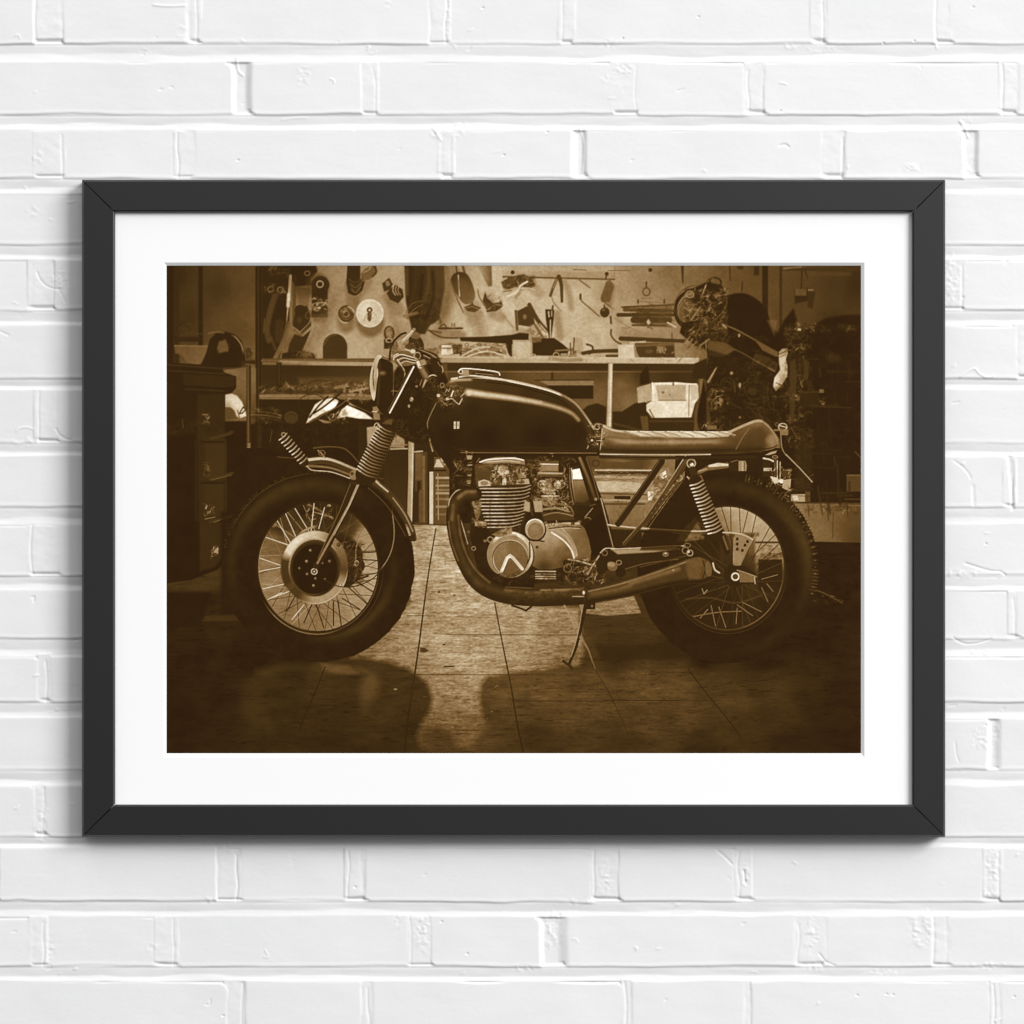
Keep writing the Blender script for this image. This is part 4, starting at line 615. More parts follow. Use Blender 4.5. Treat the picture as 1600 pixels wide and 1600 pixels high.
    for y in (892.5, 897, 900.5, 904): S([(837, y), (868, y + .3)], 1.8, 166 if y != 897 else 120)
    Pg([(748, 884), (790, 902), (835, 906), (835, 918), (790, 918), (755, 905)], 36, soft=2); G(765, 895, 930, 912, 24, 101, 36, 84, 2, 8)
    S([(717, 802), (723, 825), (732, 850)], 3, 46); S([(717, 803), (724, 826), (731, 850)], 1.3, 160, sm=True)
    # ---- header and exhaust
    H = [(742, 772), (726, 774), (714, 784), (709, 800), (710, 825), (717, 855), (728, 882), (742, 905), (762, 921), (790, 930), (830, 934), (870, 933), (915, 930)]
    S(H, 22, 42, sm=True, w2=28); S([(p[0] + (0 if k > 8 else -1), p[1] - (4 if k > 7 else 0)) for k, p in enumerate(H)], 9, 62, sm=True, soft=9); S([(742, 768), (728, 769), (716, 778)], 5, 98, soft=4, sm=True); S([(700, 795), (703, 780), (712, 768), (722, 764)], 1.8, 140, sm=True, fade=.15)
    S([(701, 815), (705, 845), (716, 876)], 2.2, 104, sm=True, soft=2, a=.7); S([(716, 806), (720, 838), (730, 868), (745, 892), (765, 910)], 3.4, 94, sm=True, soft=3, a=.8); S([(708, 790), (706, 812)], 5, 82, soft=4)
    S([(790, 922), (830, 926), (880, 923), (912, 920)], 5, 92, sm=True, soft=4, a=.8); S([(845, 922), (905, 921)], 3, 118, soft=2, a=.8); G(800, 920, 910, 934, 14, 102, 50, 110, 3, 10, ang=3, a=.4); clutter(c, 800, 920, 908, 942, 521, 44, 84, .3, 9); b = c.box(697, 765, 760, 930); c.A[b[0]] *= 1 + .14 * noise(b[1], b[2], 10, 12, 522, 2); S([(800, 946), (815, 951), (822, 954), (830, 948)], 3, 36)
    S([(790, 917), (830, 919)], 1.4, 80); b = c.box(695, 760, 920, 950)
    Pg([(918, 922), (950, 914), (1000, 900), (1045, 884), (1075, 873), (1092, 870), (1108, 876), (1114, 888), (1110, 900), (1080, 908), (1030, 920), (985, 932), (918, 944)], 62, soft=1.3)
    S([(920, 924), (960, 915), (1000, 903), (1050, 886), (1080, 875)], 2.4, 110, sm=True, soft=2); S([(985, 911), (1020, 901), (1060, 889)], 7, 98, sm=True, soft=5, a=.8); S([(925, 928), (960, 922), (985, 915)], 6, 84, soft=5); S([(920, 940), (980, 929), (1040, 914), (1095, 904)], 7, 40, sm=True, soft=5); E(1091, 888, 21, 17, 72, rot=10, soft=3); Pg([(1072, 876), (1092, 871), (1100, 874), (1092, 905), (1076, 906)], 84, soft=4, a=.8)
    S([(1098, 876), (1102, 890), (1098, 903)], 1.6, 44, sm=True); E(1107, 889, 5, 12, 86, rot=-8); S([(1114, 880), (1117, 890), (1124, 895)], 2.6, 176, sm=True); E(1052, 891, 1.6, 1.4, 140)
    S([(913, 920), (914, 944)], 3, 50); E(912, 926, 2, 3, 200, soft=1.6); S([(895, 932), (912, 932)], 1.6, 140); Pg([(915, 940), (930, 935), (930, 952), (912, 952)], 40, soft=1.3); E(925, 947, 2, 2, 96)
    # side stand
    S([(915, 945), (910, 970), (903, 1000), (899, 1014), (890, 1036)], 5.5, 42, sm=True, w2=4); S([(909, 955), (904, 985), (897, 1012), (892, 1026)], 1.3, 138, sm=True); S([(905, 950), (903, 975)], 1.8, 100, a=.7); S([(882, 946), (893, 968), (899, 985)], 1.8, 142, sm=True); S([(899, 984), (900, 990)], 2.4, 110); S([(906, 995), (918, 1014), (926, 1036)], 1.8, 120, sm=True, v2=84); S([(880, 1033), (890, 1040), (893, 1044)], 4, 46); E(878, 1030, 2, 1.4, 110)
    # foot controls
    Pg([(880, 876), (905, 872), (928, 885), (932, 905), (905, 912), (882, 905)], 40, soft=2); S([(888, 874), (905, 877), (926, 883)], 2.6, 150, sm=True); S([(918, 897), (926, 884), (938, 866), (946, 858)], 2.6, 150, sm=True); G(880, 872, 945, 912, 56, 103, 40, 165, 2, 8); E(887, 888, 6, 6, 96, ring=1.6)
    # swing arm
    Pg([(936, 866), (943, 856), (955, 855), (1000, 854), (1060, 851), (1072, 852), (1080, 860), (1078, 870), (1050, 876), (1000, 884), (960, 890), (940, 884)], 41, soft=1.3)
    S([(938, 864), (946, 857), (960, 857)], 1.6, 176, sm=True); S([(955, 858), (1000, 856), (1045, 853), (1070, 853)], 1.4, 190, sm=True); Pg([(955, 859), (1000, 857), (1055, 854), (1062, 858), (1020, 863), (965, 866)], 132, soft=2.5); E(945, 864, 4, 4, 100, ring=1.5); E(1040, 866, 4, 3, 118, ring=1.4); E(1040, 865, 2, 1.4, 170); E(1071, 860, 5, 5, 108, ring=1.5); S([(968, 892), (1010, 880), (1060, 874)], 1.3, 84, sm=True); S([(1000, 886), (1074, 868)], 2, 62)
    Pg([(930, 878), (944, 874), (950, 890), (936, 900)], 42, soft=2); E(957, 885, 8, 7, 92, rot=15); E(955, 882, 6, 4, 132, rot=15, soft=3); E(967, 879, 4, 3.4, 120, ring=1.4); E(970, 894, 8, 8, 38)
    # brake rod
    S([(950, 820), (985, 824), (1030, 827), (1085, 830), (1110, 829)], 2.6, 168, sm=True); S([(950, 823), (1030, 830), (1105, 834)], 1.1, 80); S([(1050, 832), (1100, 839)], 1.4, 96)
    # ---- rear sub-frame
    Pg([(1060, 712), (1210, 712), (1200, 740), (1150, 738), (1090, 742), (1070, 735), (1052, 760), (1056, 712)], 38, soft=1.5)
    S([(1034, 720), (1000, 770), (966, 818)], 10, 42); S([(1030, 720), (996, 770), (962, 816)], 1.2, 84); S([(1038, 724), (1006, 770), (972, 818)], 1, 62)
    Pg([(1078, 730), (1050, 780), (1010, 832), (1000, 860), (1060, 860), (1100, 800)], 37, soft=3, a=.75)
    S([(1075, 714), (1040, 768), (1010, 812), (975, 850)], 8, 62, w2=6); S([(1071, 712), (1036, 768), (1006, 812), (974, 848)], 1.6, 158, v2=92); S([(1078, 718), (1044, 772), (1014, 816)], 1, 104, a=.7); S([(1074, 716), (1038, 772)], 3, 84, soft=2, a=.6)
    for k in range(9):
        t = k / 9; x = 1062 - 50 * t; y = 752 + 66 * t; S([(x, y), (x + 4, y - 5), (x + 1, y - 9)], 1.6, 150 - 50 * t, sm=True)
    S([(1060, 755), (1030, 790), (1008, 822)], 4, 58, soft=2, a=.8); S([(1066, 752), (1036, 792), (1012, 826)], 1.3, 110, sm=True, a=.7)
    # indicator and bracket under the seat
    S([(1092, 738), (1105, 732), (1136, 727)], 6, 92, w2=9, soft=2); Pg([(1106, 727), (1122, 723), (1138, 725), (1138, 728), (1108, 730)], 190, soft=1.2); S([(1092, 736), (1104, 733)], 2, 140); R(1139, 719, 1154, 736, 44, soft=1.3); Pg([(1154, 720), (1165, 720), (1167, 728), (1166, 736), (1154, 736)], 128, soft=1.2); S([(1160, 721), (1160, 735)], 1.3, 170); S([(1163.5, 722), (1163.5, 735)], 1.2, 70); S([(1142, 722), (1152, 719)], 1.4, 92)
    # plate bracket
    Pg([(1192, 715), (1204, 716), (1202, 745), (1192, 745)], 46, soft=1.5); S([(1193, 716), (1203, 718), (1211, 722)], 2.6, 190); R(1193, 731, 1206, 736, 160, soft=1.2); R(1209, 717, 1213, 748, 70); S([(1214.5, 720), (1214.5, 750)], 1.6, 196); S([(1219, 722), (1219, 750)], 1.8, 150); E(1211, 714, 4, 2, 120, ring=1.4); G(1200, 730, 1234, 762, 46, 104, 50, 205, 2, 7)
    Pg([(1203, 744), (1212, 746), (1222, 752), (1210, 756)], 196, soft=1.5); E(1221, 752, 3.5, 3.5, 214); Pg([(1224, 750), (1236, 748), (1235, 762), (1230, 766), (1222, 762)], 156, soft=1.3); G(1225, 762, 1245, 786, 20, 105, 60, 170, 2, 5); R(1222, 735, 1232, 745, 66, soft=1.5)
    Pg([(1238, 775), (1246, 774), (1248, 782), (1240, 782)], 190, soft=1.2)
    # ---- rear shock
    S([(1124, 828), (1130, 846), (1136, 862)], 9, 40); S([(1127, 830), (1137, 858)], 3, 92, soft=1.6); E(1080, 724, 8, 8, 60); E(1080, 724, 6.5, 6.5, 150, ring=2); E(1081, 726, 3, 3, 205); E(1079, 723, 1.5, 1.5, 60); S([(1082, 734), (1086, 746)], 11, 50); S([(1074, 745), (1080, 752)], 2, 160)
    Pg([(1076, 746), (1096, 742), (1100, 752), (1078, 756)], 92, soft=1.6); coil(c, (1087, 752), (1119, 832), 10.5, 12.5, 15, 190, 42, w=2.2, end=.6, sag=.16)
    # ---- rear hub bracket, axle
    Pg([(1148, 834), (1160, 832), (1176, 842), (1172, 852), (1158, 882), (1152, 886), (1146, 882)], 116, soft=1.2); S([(1130, 832), (1150, 833), (1165, 837), (1176, 843)], 2.4, 168, sm=True)
    for (x, y) in ((1152, 842), (1152, 850), (1152, 858), (1160, 860), (1164, 852), (1168, 846)): E(x, y, 2.2, 2.4, 40)
    Pg([(1145, 862), (1158, 862), (1158, 884), (1146, 884)], 122, soft=2, a=.7); S([(1147, 840), (1146, 880)], 1.3, 140)
    Pg([(1140, 884), (1165, 884), (1182, 898), (1182, 912), (1150, 912), (1138, 905)], 40, soft=2); Pg([(1154, 893), (1180, 900), (1180, 910), (1156, 910)], 96, soft=1.5); S([(1152, 891), (1165, 895), (1182, 901)], 1.8, 128, sm=True); E(1149, 901, 7.5, 7.5, 58); E(1149, 901, 5.5, 5.5, 190, ring=2.4); E(1149, 901, 2, 2, 70); S([(1179, 902), (1180, 912)], 1.6, 156); S([(1105, 922), (1100, 928), (1097, 920)], 1.6, 118); E(1078, 864, 4.5, 4.5, 128, ring=1.8); E(1076, 862, 2, 2, 180); E(1074, 852, 5, 3, 96, ring=1.4)
    # ---- fuel tank
    T = [(668, 652), (673, 634), (684, 615), (694, 602), (706, 593), (724, 589), (750, 587), (780, 590), (812, 596), (845, 603), (872, 612), (896, 626), (912, 642), (925, 660), (935, 680), (938, 696), (932, 706), (900, 708), (800, 708), (735, 706), (714, 702), (695, 692), (680, 680), (670, 668)]
    Pg(T, blobs([(700, 600, 84), (720, 605, 66), (760, 602, 58), (800, 610, 54), (850, 620, 50), (890, 640, 46), (690, 640, 40), (740, 640, 40), (800, 640, 40), (700, 680, 34), (760, 680, 33), (850, 680, 33), (900, 680, 36), (925, 690, 44)]), soft=1.2, sm=False)
    S([(700, 598), (712, 594), (740, 593)], 4, 150, sm=True, soft=3, fade=.15); S([(706, 592), (740, 589), (790, 594), (830, 602), (868, 613), (896, 628), (912, 646), (928, 670)], 3.4, 198, sm=True, soft=1.6, v2=165); S([(800, 597), (840, 606), (872, 616), (898, 631), (914, 650), (926, 668)], 1.3, 236, sm=True); S([(760, 597), (800, 602), (840, 612), (868, 621), (888, 633)], 1.4, 34, sm=True)
    S([(731, 613), (760, 617), (800, 622), (840, 629), (872, 637), (892, 645), (904, 656)], 9.5, 184, sm=True, soft=6, w2=4, v2=150); S([(733, 613), (765, 617), (805, 622), (845, 629)], 4, 205, sm=True, soft=4, a=.8, v2=170); E(733, 614, 4, 4, 196, soft=3)
    S([(720, 620), (728, 612)], 2, 150); S([(880, 620), (900, 636), (914, 655), (922, 675)], 8, 62, sm=True, soft=7, a=.8)
    S([(720, 707), (800, 707.5), (932, 708)], 1.6, 92); S([(717, 702), (800, 704), (900, 704)], 2, 46, a=.8); S([(730, 710), (935, 711)], 3, 36); S([(800, 699), (880, 700)], 3, 44, soft=3)
    Pg([(709, 658.5), (712.6, 658.5), (712.6, 670), (709, 670)], 176, soft=1); Pg([(714.2, 658.5), (718, 658.5), (717.6, 670), (714, 670)], 176, soft=1); R(708.5, 663.6, 718.5, 664.6, 110, a=.6)
    # cap
    Pg([(714, 582), (718, 576), (728, 574), (748, 577), (778, 580), (783, 586), (776, 590), (745, 590), (716, 592)], 70, soft=1.2); S([(716, 581), (722, 576), (745, 577), (776, 581), (781, 586)], 2, 214, sm=True); S([(718, 589), (738, 587), (780, 592), (800, 597)], 2.4, 196, sm=True); E(755, 584, 17, 2.8, 46, rot=3); S([(742, 583), (770, 586)], 1.2, 120); Pg([(722, 578), (732, 578), (734, 588), (722, 588)], 136, soft=1.6); E(720, 581, 3, 3, 190, ring=1.4)
    front_end(c, 1)
    # ---- seat
    St = [(928, 662), (936, 661), (946, 664), (960, 671), (985, 674), (1060, 674), (1120, 675), (1140, 673), (1160, 664), (1178, 657), (1190, 656), (1200, 662), (1210, 674), (1216, 684), (1216, 696), (1208, 702), (1190, 706), (1150, 709), (1040, 711), (938, 711), (936, 700)]
    Pg(St, blobs([(945, 675, 122), (945, 700, 70), (980, 690, 118), (980, 705, 60), (1050, 692, 122), (1050, 706, 58), (1120, 690, 110), (1120, 705, 50), (1170, 680, 84), (1190, 690, 76), (1170, 700, 46), (1185, 665, 104), (1208, 690, 112), (1150, 695, 70), (1000, 680, 92), (1090, 684, 88)]), soft=1.2)
    S([(942, 703), (1000, 705), (1100, 704), (1190, 701)], 9, 46, sm=True, soft=7); S([(945, 697), (1000, 698), (1100, 697), (1150, 698)], 5, 66, sm=True, soft=6, a=.7); S([(948, 683), (990, 685.5), (1080, 686), (1140, 684)], 3, 82, sm=True, soft=3, a=.6)
    Pg([(1152, 700), (1162, 682), (1176, 668), (1192, 664), (1203, 680), (1200, 698)], 62, soft=12, a=.8)
    S([(942, 665), (962, 673), (1000, 676)], 3, 178, sm=True, soft=2); Pg([(972, 675), (985, 674), (1060, 674), (1120, 675), (1146, 673), (1138, 682), (1100, 684), (1000, 682)], blobs([(975, 678, 130), (1000, 678, 180), (1040, 679, 160), (1070, 678, 190), (1100, 679, 196), (1135, 678, 176)]), soft=2.2); S([(985, 674.5), (1060, 674.5), (1135, 675)], 1.2, 222)
    for k in range(8): S([(976 + 21 * k, 674.5), (988 + 21 * k, 677), (1000 + 21 * k, 682)], 1.6, 112, sm=True, soft=1.6, a=.8); S([(980 + 21 * k, 674), (992 + 21 * k, 677), (1002 + 21 * k, 680)], 1.6, 214, sm=True, a=.6, soft=1.6)
    S([(946, 684), (975, 690), (1040, 691), (1130, 690)], 4.5, 142, sm=True, soft=5, a=.75, fade=.12); S([(1140, 675), (1162, 665), (1180, 658), (1190, 658)], 4, 150, sm=True, soft=2); S([(1150, 702), (1160, 684), (1170, 670)], 1.6, 108, sm=True, a=.7); S([(1192, 659), (1204, 670), (1215, 688)], 2, 134, sm=True); E(1206, 688, 9, 8, 122, soft=8, a=.7); S([(1180, 703), (1205, 700), (1214, 696)], 1.6, 50, sm=True)
    Pg([(928, 662), (940, 664), (940, 690), (936, 706), (932, 690)], 50, soft=1.3); E(933, 667, 4, 4, 150, ring=1.6); E(925, 688, 2, 1.8, 220); G(918, 664, 944, 700, 30, 106, 56, 190, 2, 8); S([(941, 670), (938, 702)], 1.2, 165)
    S([(938, 709.5), (1000, 710.5), (1080, 710.5), (1110, 710)], 2, 168, sm=True); S([(938, 714), (1000, 716), (1180, 714)], 4.5, 44); Pg([(1195, 711), (1205, 706), (1214, 704), (1212, 708), (1202, 711)], 150, soft=1.2); S([(945, 716), (1060, 717)], 1.4, 66)
    # tail lamp and whip
    E(1222, 668, 7, 6, 70); E(1223, 667, 6.5, 5.5, 170, ring=1.6); Pg([(1218, 671), (1232, 671), (1231, 680), (1219, 680)], 108, soft=1.3); S([(1218, 665), (1230, 668)], 1.2, 200); S([(1210, 672), (1218, 672)], 3, 104); S([(1220, 680), (1222, 700), (1228, 711)], 1.4, 128, sm=True); S([(1228, 710), (1250, 732), (1269, 753)], 1.6, 158); S([(1236, 668), (1245, 684)], 1.4, 74); E(1214, 663, 2.4, 2.4, 90, ring=1.2)
    G(1090, 658, 1124, 672, 14, 107, 50, 150, 2, 6); R(1106, 665, 1120, 671, 96, soft=1.3)

    # ---- overall print character
    X, Y = np.meshgrid(xs, ys)
    vig = 1 - 0.10 * np.clip(((X - 803) / 560) ** 2 + ((Y - 796) / 420) ** 2 - .85, 0, 1)
    A = 32 + (c.A - 32) * vig
    up = np.clip((A - 40) / 60, 0, 1)
    A = A * (1 + up * (.055 * noise(X, Y, 9, 8, 601, 2) + .06 * noise(X, Y, 3.1, 2.9, 602, 2)) + .03 * noise(X, Y, 30, 30, 603, 2))
    A = A + (1 - up) * 2.2 * noise(X, Y, 16, 14, 604, 3)
    A = np.where(A < 105, A - 0.085 * (A - 33) * np.clip((105 - A) / 40, 0, 1), A)
    def blur(M):
        M = np.pad(M, 2, mode='edge'); k = (.07, .25, .36, .25, .07)
        M = sum(k[i] * M[:, i:M.shape[1] - 4 + i] for i in range(5)); return sum(k[i] * M[i:M.shape[0] - 4 + i] for i in range(5))
    A = A + .75 * (A - blur(A))
    r = np.random.RandomState(77); A = A * (1 + 0.018 * r.randn(*A.shape)) + 0.8 * r.randn(*A.shape)
    return xs, ys, np.clip(A, 28, 255).astype(np.float32)

TONES = [(28, (43, 26, 12)), (36, (51, 33, 15)), (48, (63, 44, 19)), (60, (77, 55, 26)), (75, (97, 70, 35)), (100, (127, 98, 59)), (130, (156, 129, 92)), (160, (181, 159, 124)), (200, (214, 198, 170)), (235, (244, 234, 214)), (255, (255, 252, 244))]
# ---------------------------------------------------------------- brick wall: one height field, metres of relief
ROWS = [  # (top, bottom, [(x0, x1, left-joint depth, right ...)]) in photo pixels
    (-28, 69, [(-290, -110), (-90, 56), (97, 298), (309, 672), (697, 878), (892, 1272), (1287, 1462), (1480, 1840)]),
    (97, 180, [(-300, 366), (390, 567), (585, 961), (994, 1169), (1192, 1566), (1585, 1860)]),
    (203, 279, [(-300, -120), (-100, 58), (97, 278), (298, 690), (704, 897), (914, 1288), (1316, 1506), (1526, 1850)]),
    (303, 383, [(-290, 250), (280, 620), (650, 1000), (1030, 1300), (1330, 1800)]),
    (406, 485, [(-280, -150), (-130, 50), (84, 400), (430, 800), (830, 1200), (1230, 1470), (1503, 1860)]),
    (508, 592, [(-260, 230), (260, 600), (640, 980), (1010, 1250), (1280, 1590), (1604, 1850)]),
    (609, 692, [(-300, -110), (-90, 60), (88, 400), (430, 800), (830, 1200), (1230, 1840)]),
    (713, 793, [(-290, 230), (260, 600), (640, 980), (1010, 1250), (1280, 1573), (1581, 1860)]),
    (819, 900, [(-290, -150), (-130, 50), (90, 400), (430, 800), (830, 1200), (1230, 1850)]),
    (922, 998, [(-300, 230), (260, 600), (640, 980), (1010, 1250), (1280, 1581), (1583, 1840)]),
    (1025, 1097, [(-290, -120), (-100, 66), (73, 400), (430, 800), (830, 1200), (1230, 1860)]),
    (1122, 1203, [(-290, 230), (260, 600), (640, 980), (1010, 1250), (1280, 1545), (1559, 1840)]),
    (1227, 1307, [(-300, -110), (-90, 58), (69, 400), (430, 800), (830, 1200), (1230, 1850)]),
    (1324, 1408, [(-290, -20), (-2, 340), (370, 545), (566, 927), (965, 1154), (1168, 1542), (1560, 1840)]),
    (1431, 1510, [(-290, -160), (-130, 52), (68, 248), (273, 641), (672, 846), (880, 1248), (1284, 1459), (1479, 1850)]),
    (1532, 1625, [(-290, -60), (-40, 357), (380, 566), (576, 977), (983, 1169), (1172, 1553), (1561, 1840)]),
    (1650, 1730, [(-290, 100), (120, 480), (505, 690), (710, 1080), (1100, 1290), (1310, 1680), (1700, 1860)]),
]
def full_rows():
    """add plain courses above and below the photographed ones, so the wall goes on past the picture"""
    rows = [list(r) for r in ROWS]; rnd = np.random.RandomState(5)
    def course(y0, y1):
        x = -900 + rnd.uniform(0, 300); L = []
        while x < 2500:
            w = rnd.choice([180, 370]) + rnd.uniform(-12, 12); L.append((x, x + w)); x += w + rnd.uniform(14, 28)
        return [y0, y1, L]
    y = -28
    while y > -620: rows.append(course(y - 105, y - 23)); y -= 105
    y = 1730
    while y < 2300: rows.append(course(y + 22, y + 103)); y += 103
    for r in rows:
        r[2] = list(r[2])
        if min(b[0] for b in r[2]) > -800:
            x = min(b[0] for b in r[2])
            while x > -900: w = rnd.choice([180, 370]); r[2].append((x - 20 - w, x - 20)); x -= 20 + w
            x = max(b[1] for b in r[2])
            while x < 2450: w = rnd.choice([180, 370]); r[2].append((x + 20, x + 20 + w)); x += 20 + w
    return rows

def wall_relief():
    P = 1.3
    xs = np.concatenate([np.arange(-900, -40, 6.0), np.arange(-40, 1640, P), np.arange(1640, 2500, 6.0)])
    ys = np.concatenate([np.arange(-620, -40, 6.0), np.arange(-40, 1640, P), np.arange(1640, 2280, 6.0)])
    c = Canvas(xs, ys, 0.0); rnd = np.random.RandomState(31)
    rows = full_rows(); rows.sort(key=lambda r: r[0])
    X, Y = np.meshgrid(c.xs, c.ys)
    # mortar: joint bed, deepest right under the brick above and rising towards the brick below
    bed = np.zeros_like(c.A)
    for k, r in enumerate(rows):
        y0 = rows[k - 1][1] if k else r[0] - 22
        h0, h1 = y0, r[0]
        j0, j1 = np.searchsorted(c.ys, [h0 - 2, h1 + 2])
        t = np.clip((Y[j0:j1] - h0) / max(h1 - h0, 1), 0, 1)
        d = Y[j0:j1] - h0
        Xr, Yr = X[j0:j1], Y[j0:j1]
        k0 = .64 + .2 * noise(Xr, Xr * 0 + k * 31.7, 85, 9, 41, 3); top = 2.6 + .7 * noise(Xr, Xr * 0 + k * 11.3, 120, 9, 43, 2)
        low = 1.1 + .8 * noise(Xr, Xr * 0 + k * 17.9, 70, 9, 44, 2)
        bed[j0:j1] = np.where(t < k0, top + (low - top) * (t / k0) ** 1.1, low + (3.1 - low) * np.clip((t - k0) / (1 - k0), 0, 1) ** 1.15)
        bed[j0:j1] -= (.35 + .3 * noise(Xr, Xr * 0 + k * 5.1, 40, 9, 45, 2)) * np.exp(-((d - 2.0) / 1.2) ** 2)
    c.A = bed + 0.45 * noise(X, Y, 70, 14, 40, 2)
    B = np.full_like(c.A, -9.0)
    for k, r in enumerate(rows):
        yy0, yy1, L = r
        for (x0, x1) in L:
            if x1 < xs[0] or x0 > xs[-1]: continue
            m = 26; b = c.box(x0 - m, yy0 - m, x1 + m, yy1 + m)
            if b is None: continue
            sl, Xb, Yb = b; sd = rnd.randint(1, 9999)
            hgt = 3.5 + rnd.uniform(-.5, .6)
            amp = 1.5
            wob = lambda A_, s_: noise(A_, A_ * 0 + sd * 3.7, s_, 9, sd, 3)
            top = yy0 + amp * 1.7 * wob(Xb, 60.) + rnd.uniform(-2.5, 2.5) * (Xb - x0) / (x1 - x0); bot = yy1 + amp * 1.7 * noise(Xb, Xb * 0 + sd * 7.7, 80., 9, sd + 1, 3) + rnd.uniform(-2, 2) * (Xb - x0) / (x1 - x0)
            lf = x0 + amp * noise(Yb, Yb * 0 + sd * 1.9, 30., 9, sd + 2, 2); rt = x1 + amp * noise(Yb, Yb * 0 + sd * 2.9, 30., 9, sd + 3, 2)
            dl, dr, dt, db = Xb - lf, rt - Xb, Yb - top, bot - Yb
            cr = rnd.uniform(3, 12, 4)          # rounded, worn corners
            for (u, w_, q) in ((dl, dt, cr[0]), (dr, dt, cr[1]), (dl, db, cr[2] * .6), (dr, db, cr[3] * .6)):
                pass
            def fall(d, w_): t = np.clip(d / w_ + .5, 0, 1); return t * t * (3 - 2 * t)
            wl, wr = rnd.choice([5, 9, 14, 20], 2)
            wt = rnd.choice([3.0, 4.5, 7.0]); wb = rnd.choice([1.6, 2.0, 2.6])
            face = fall(dl, wl) * fall(dr, wr) * fall(dt, wt) * fall(db, wb)
            rr = np.clip(1 - np.hypot(np.clip(cr[1] - dr, 0, None), np.clip(cr[1] - dt, 0, None)) / cr[1], -1, 1)
            face = np.where((dr < cr[1]) & (dt < cr[1]), np.minimum(face, np.clip(rr * 2.2 + .2, 0, 1)), face)
            rr = np.clip(1 - np.hypot(np.clip(cr[2] - dl, 0, None), np.clip(cr[2] - db, 0, None)) / cr[2], -1, 1)
            face = np.where((dl < cr[2]) & (db < cr[2]), np.minimum(face, np.clip(rr * 2.2 + .2, 0, 1)), face)
            # gentle dish and tilt of the face, paint sagging at the edges
            un = (Xb - x0) / (x1 - x0) - .5; vn = (Yb - yy0) / (yy1 - yy0) - .5
            hf = hgt + rnd.uniform(-.5, .5) * un * 2 + rnd.uniform(-.35, .35) * vn * 2 + .35 * noise(Xb, Yb, 60, 40, sd + 5, 2)
            lip = .35 * np.exp(-((db - 3) / 2.5) ** 2)
            A = c.A[sl]
            A[:] = A + (hf + lip - A) * np.clip(face, 0, 1)
    # joints smeared flush with paint, here and there
    for k, r in enumerate(rows):
        L = sorted(r[2])
        for a, b_ in zip(L, L[1:]):
            g0, g1 = a[1], b_[0]
            f = rnd.rand()
            if f < .85:
                v = 3.5 + rnd.uniform(-.3, .25); y0, y1 = r[0] - 3 + rnd.uniform(-2, 4), r[1] - rnd.uniform(3, 7)
                c.poly([(g0 - 9, y0), (g1 + 9, y0 + rnd.uniform(-2, 2)), (g1 + 9, y1), (g0 - 9, y1 + rnd.uniform(-2, 2))], lambda X_, Y_: v + .35 * noise(X_, Y_, 16, 12, int(v * 997), 3), soft=5, mode='max')
                gx_ = g0 if rnd.rand() < .45 else g1; q = rnd.uniform(-2.2, 2.2, 4); yy = np.linspace(r[0] + rnd.uniform(0, 14), r[1] - 1, 4)
                c.stroke([(gx_ + q[k_], yy[k_]) for k_ in range(4)], rnd.uniform(1.2, 3), -rnd.uniform(.4, 1.1), soft=2.4, sm=True, mode='add')
                if rnd.rand() < .4: c.stroke([((g0 + g1) - gx_ + q[3 - k_], yy[k_]) for k_ in range(4)], 3, -rnd.uniform(.15, .4), soft=5, sm=True, mode='add')
    # rough mortar spots, chips, nicks and brush ridges
    def rough(x, y, rx, ry, seed, amp=.9):
        b = c.box(x - rx, y - ry, x + rx, y + ry)
        if b is None: return
        sl, Xb, Yb = b; w = np.clip(1.4 - 1.4 * np.hypot((Xb - x) / rx, (Yb - y) / ry), 0, 1)
        c.A[sl] += w * amp * np.maximum(noise(Xb, Yb, 5, 4, seed, 2), -.2)
    SP = [(952, 70, 14, 12), (1285, 78, 34, 6), (1240, 72, 20, 8), (975, 108, 22, 14), (1190, 98, 10, 6), (1508, 200, 16, 26), (1512, 262, 16, 18), (685, 208, 16, 14), (528, 64, 8, 8), (378, 66, 10, 8), (285, 48, 10, 20), (699, 30, 6, 40),
          (52, 330, 12, 10), (1487, 430, 16, 44), (1488, 455, 14, 24), (1440, 1450, 30, 40), (1268, 1460, 16, 40), (862, 1454, 22, 44), (660, 1455, 16, 44), (946, 1372, 14, 40), (1550, 1355, 16, 40), (1548, 1395, 18, 12), (1556, 1140, 8, 30), (1536, 1155, 26, 24),
          (900, 1408, 34, 7), (1050, 1413, 24, 5), (1275, 1510, 24, 10), (1380, 1518, 36, 6), (1540, 1508, 40, 8), (330, 1405, 22, 8), (355, 1325, 12, 10), (80, 1480, 12, 26), (1165, 1370, 7, 30), (1530, 1020, 30, 8), (1500, 896, 36, 12), (1445, 820, 20, 10),
          (66, 1290, 10, 50), (90, 1110, 20, 6), (40, 690, 26, 10), (95, 440, 20, 26), (820, 1512, 30, 8), (70, 1262, 10, 14), (1420, 1205, 30, 10), (1425, 262, 24, 8)]
    for k, (x, y, rx, ry) in enumerate(SP): rough(x, y, rx, ry, 300 + k, 1.1)
    for k in range(70): rough(rnd.uniform(-800, 2400), rnd.uniform(-600, 2200), rnd.uniform(6, 20), rnd.uniform(5, 24), 500 + k, 1.0)
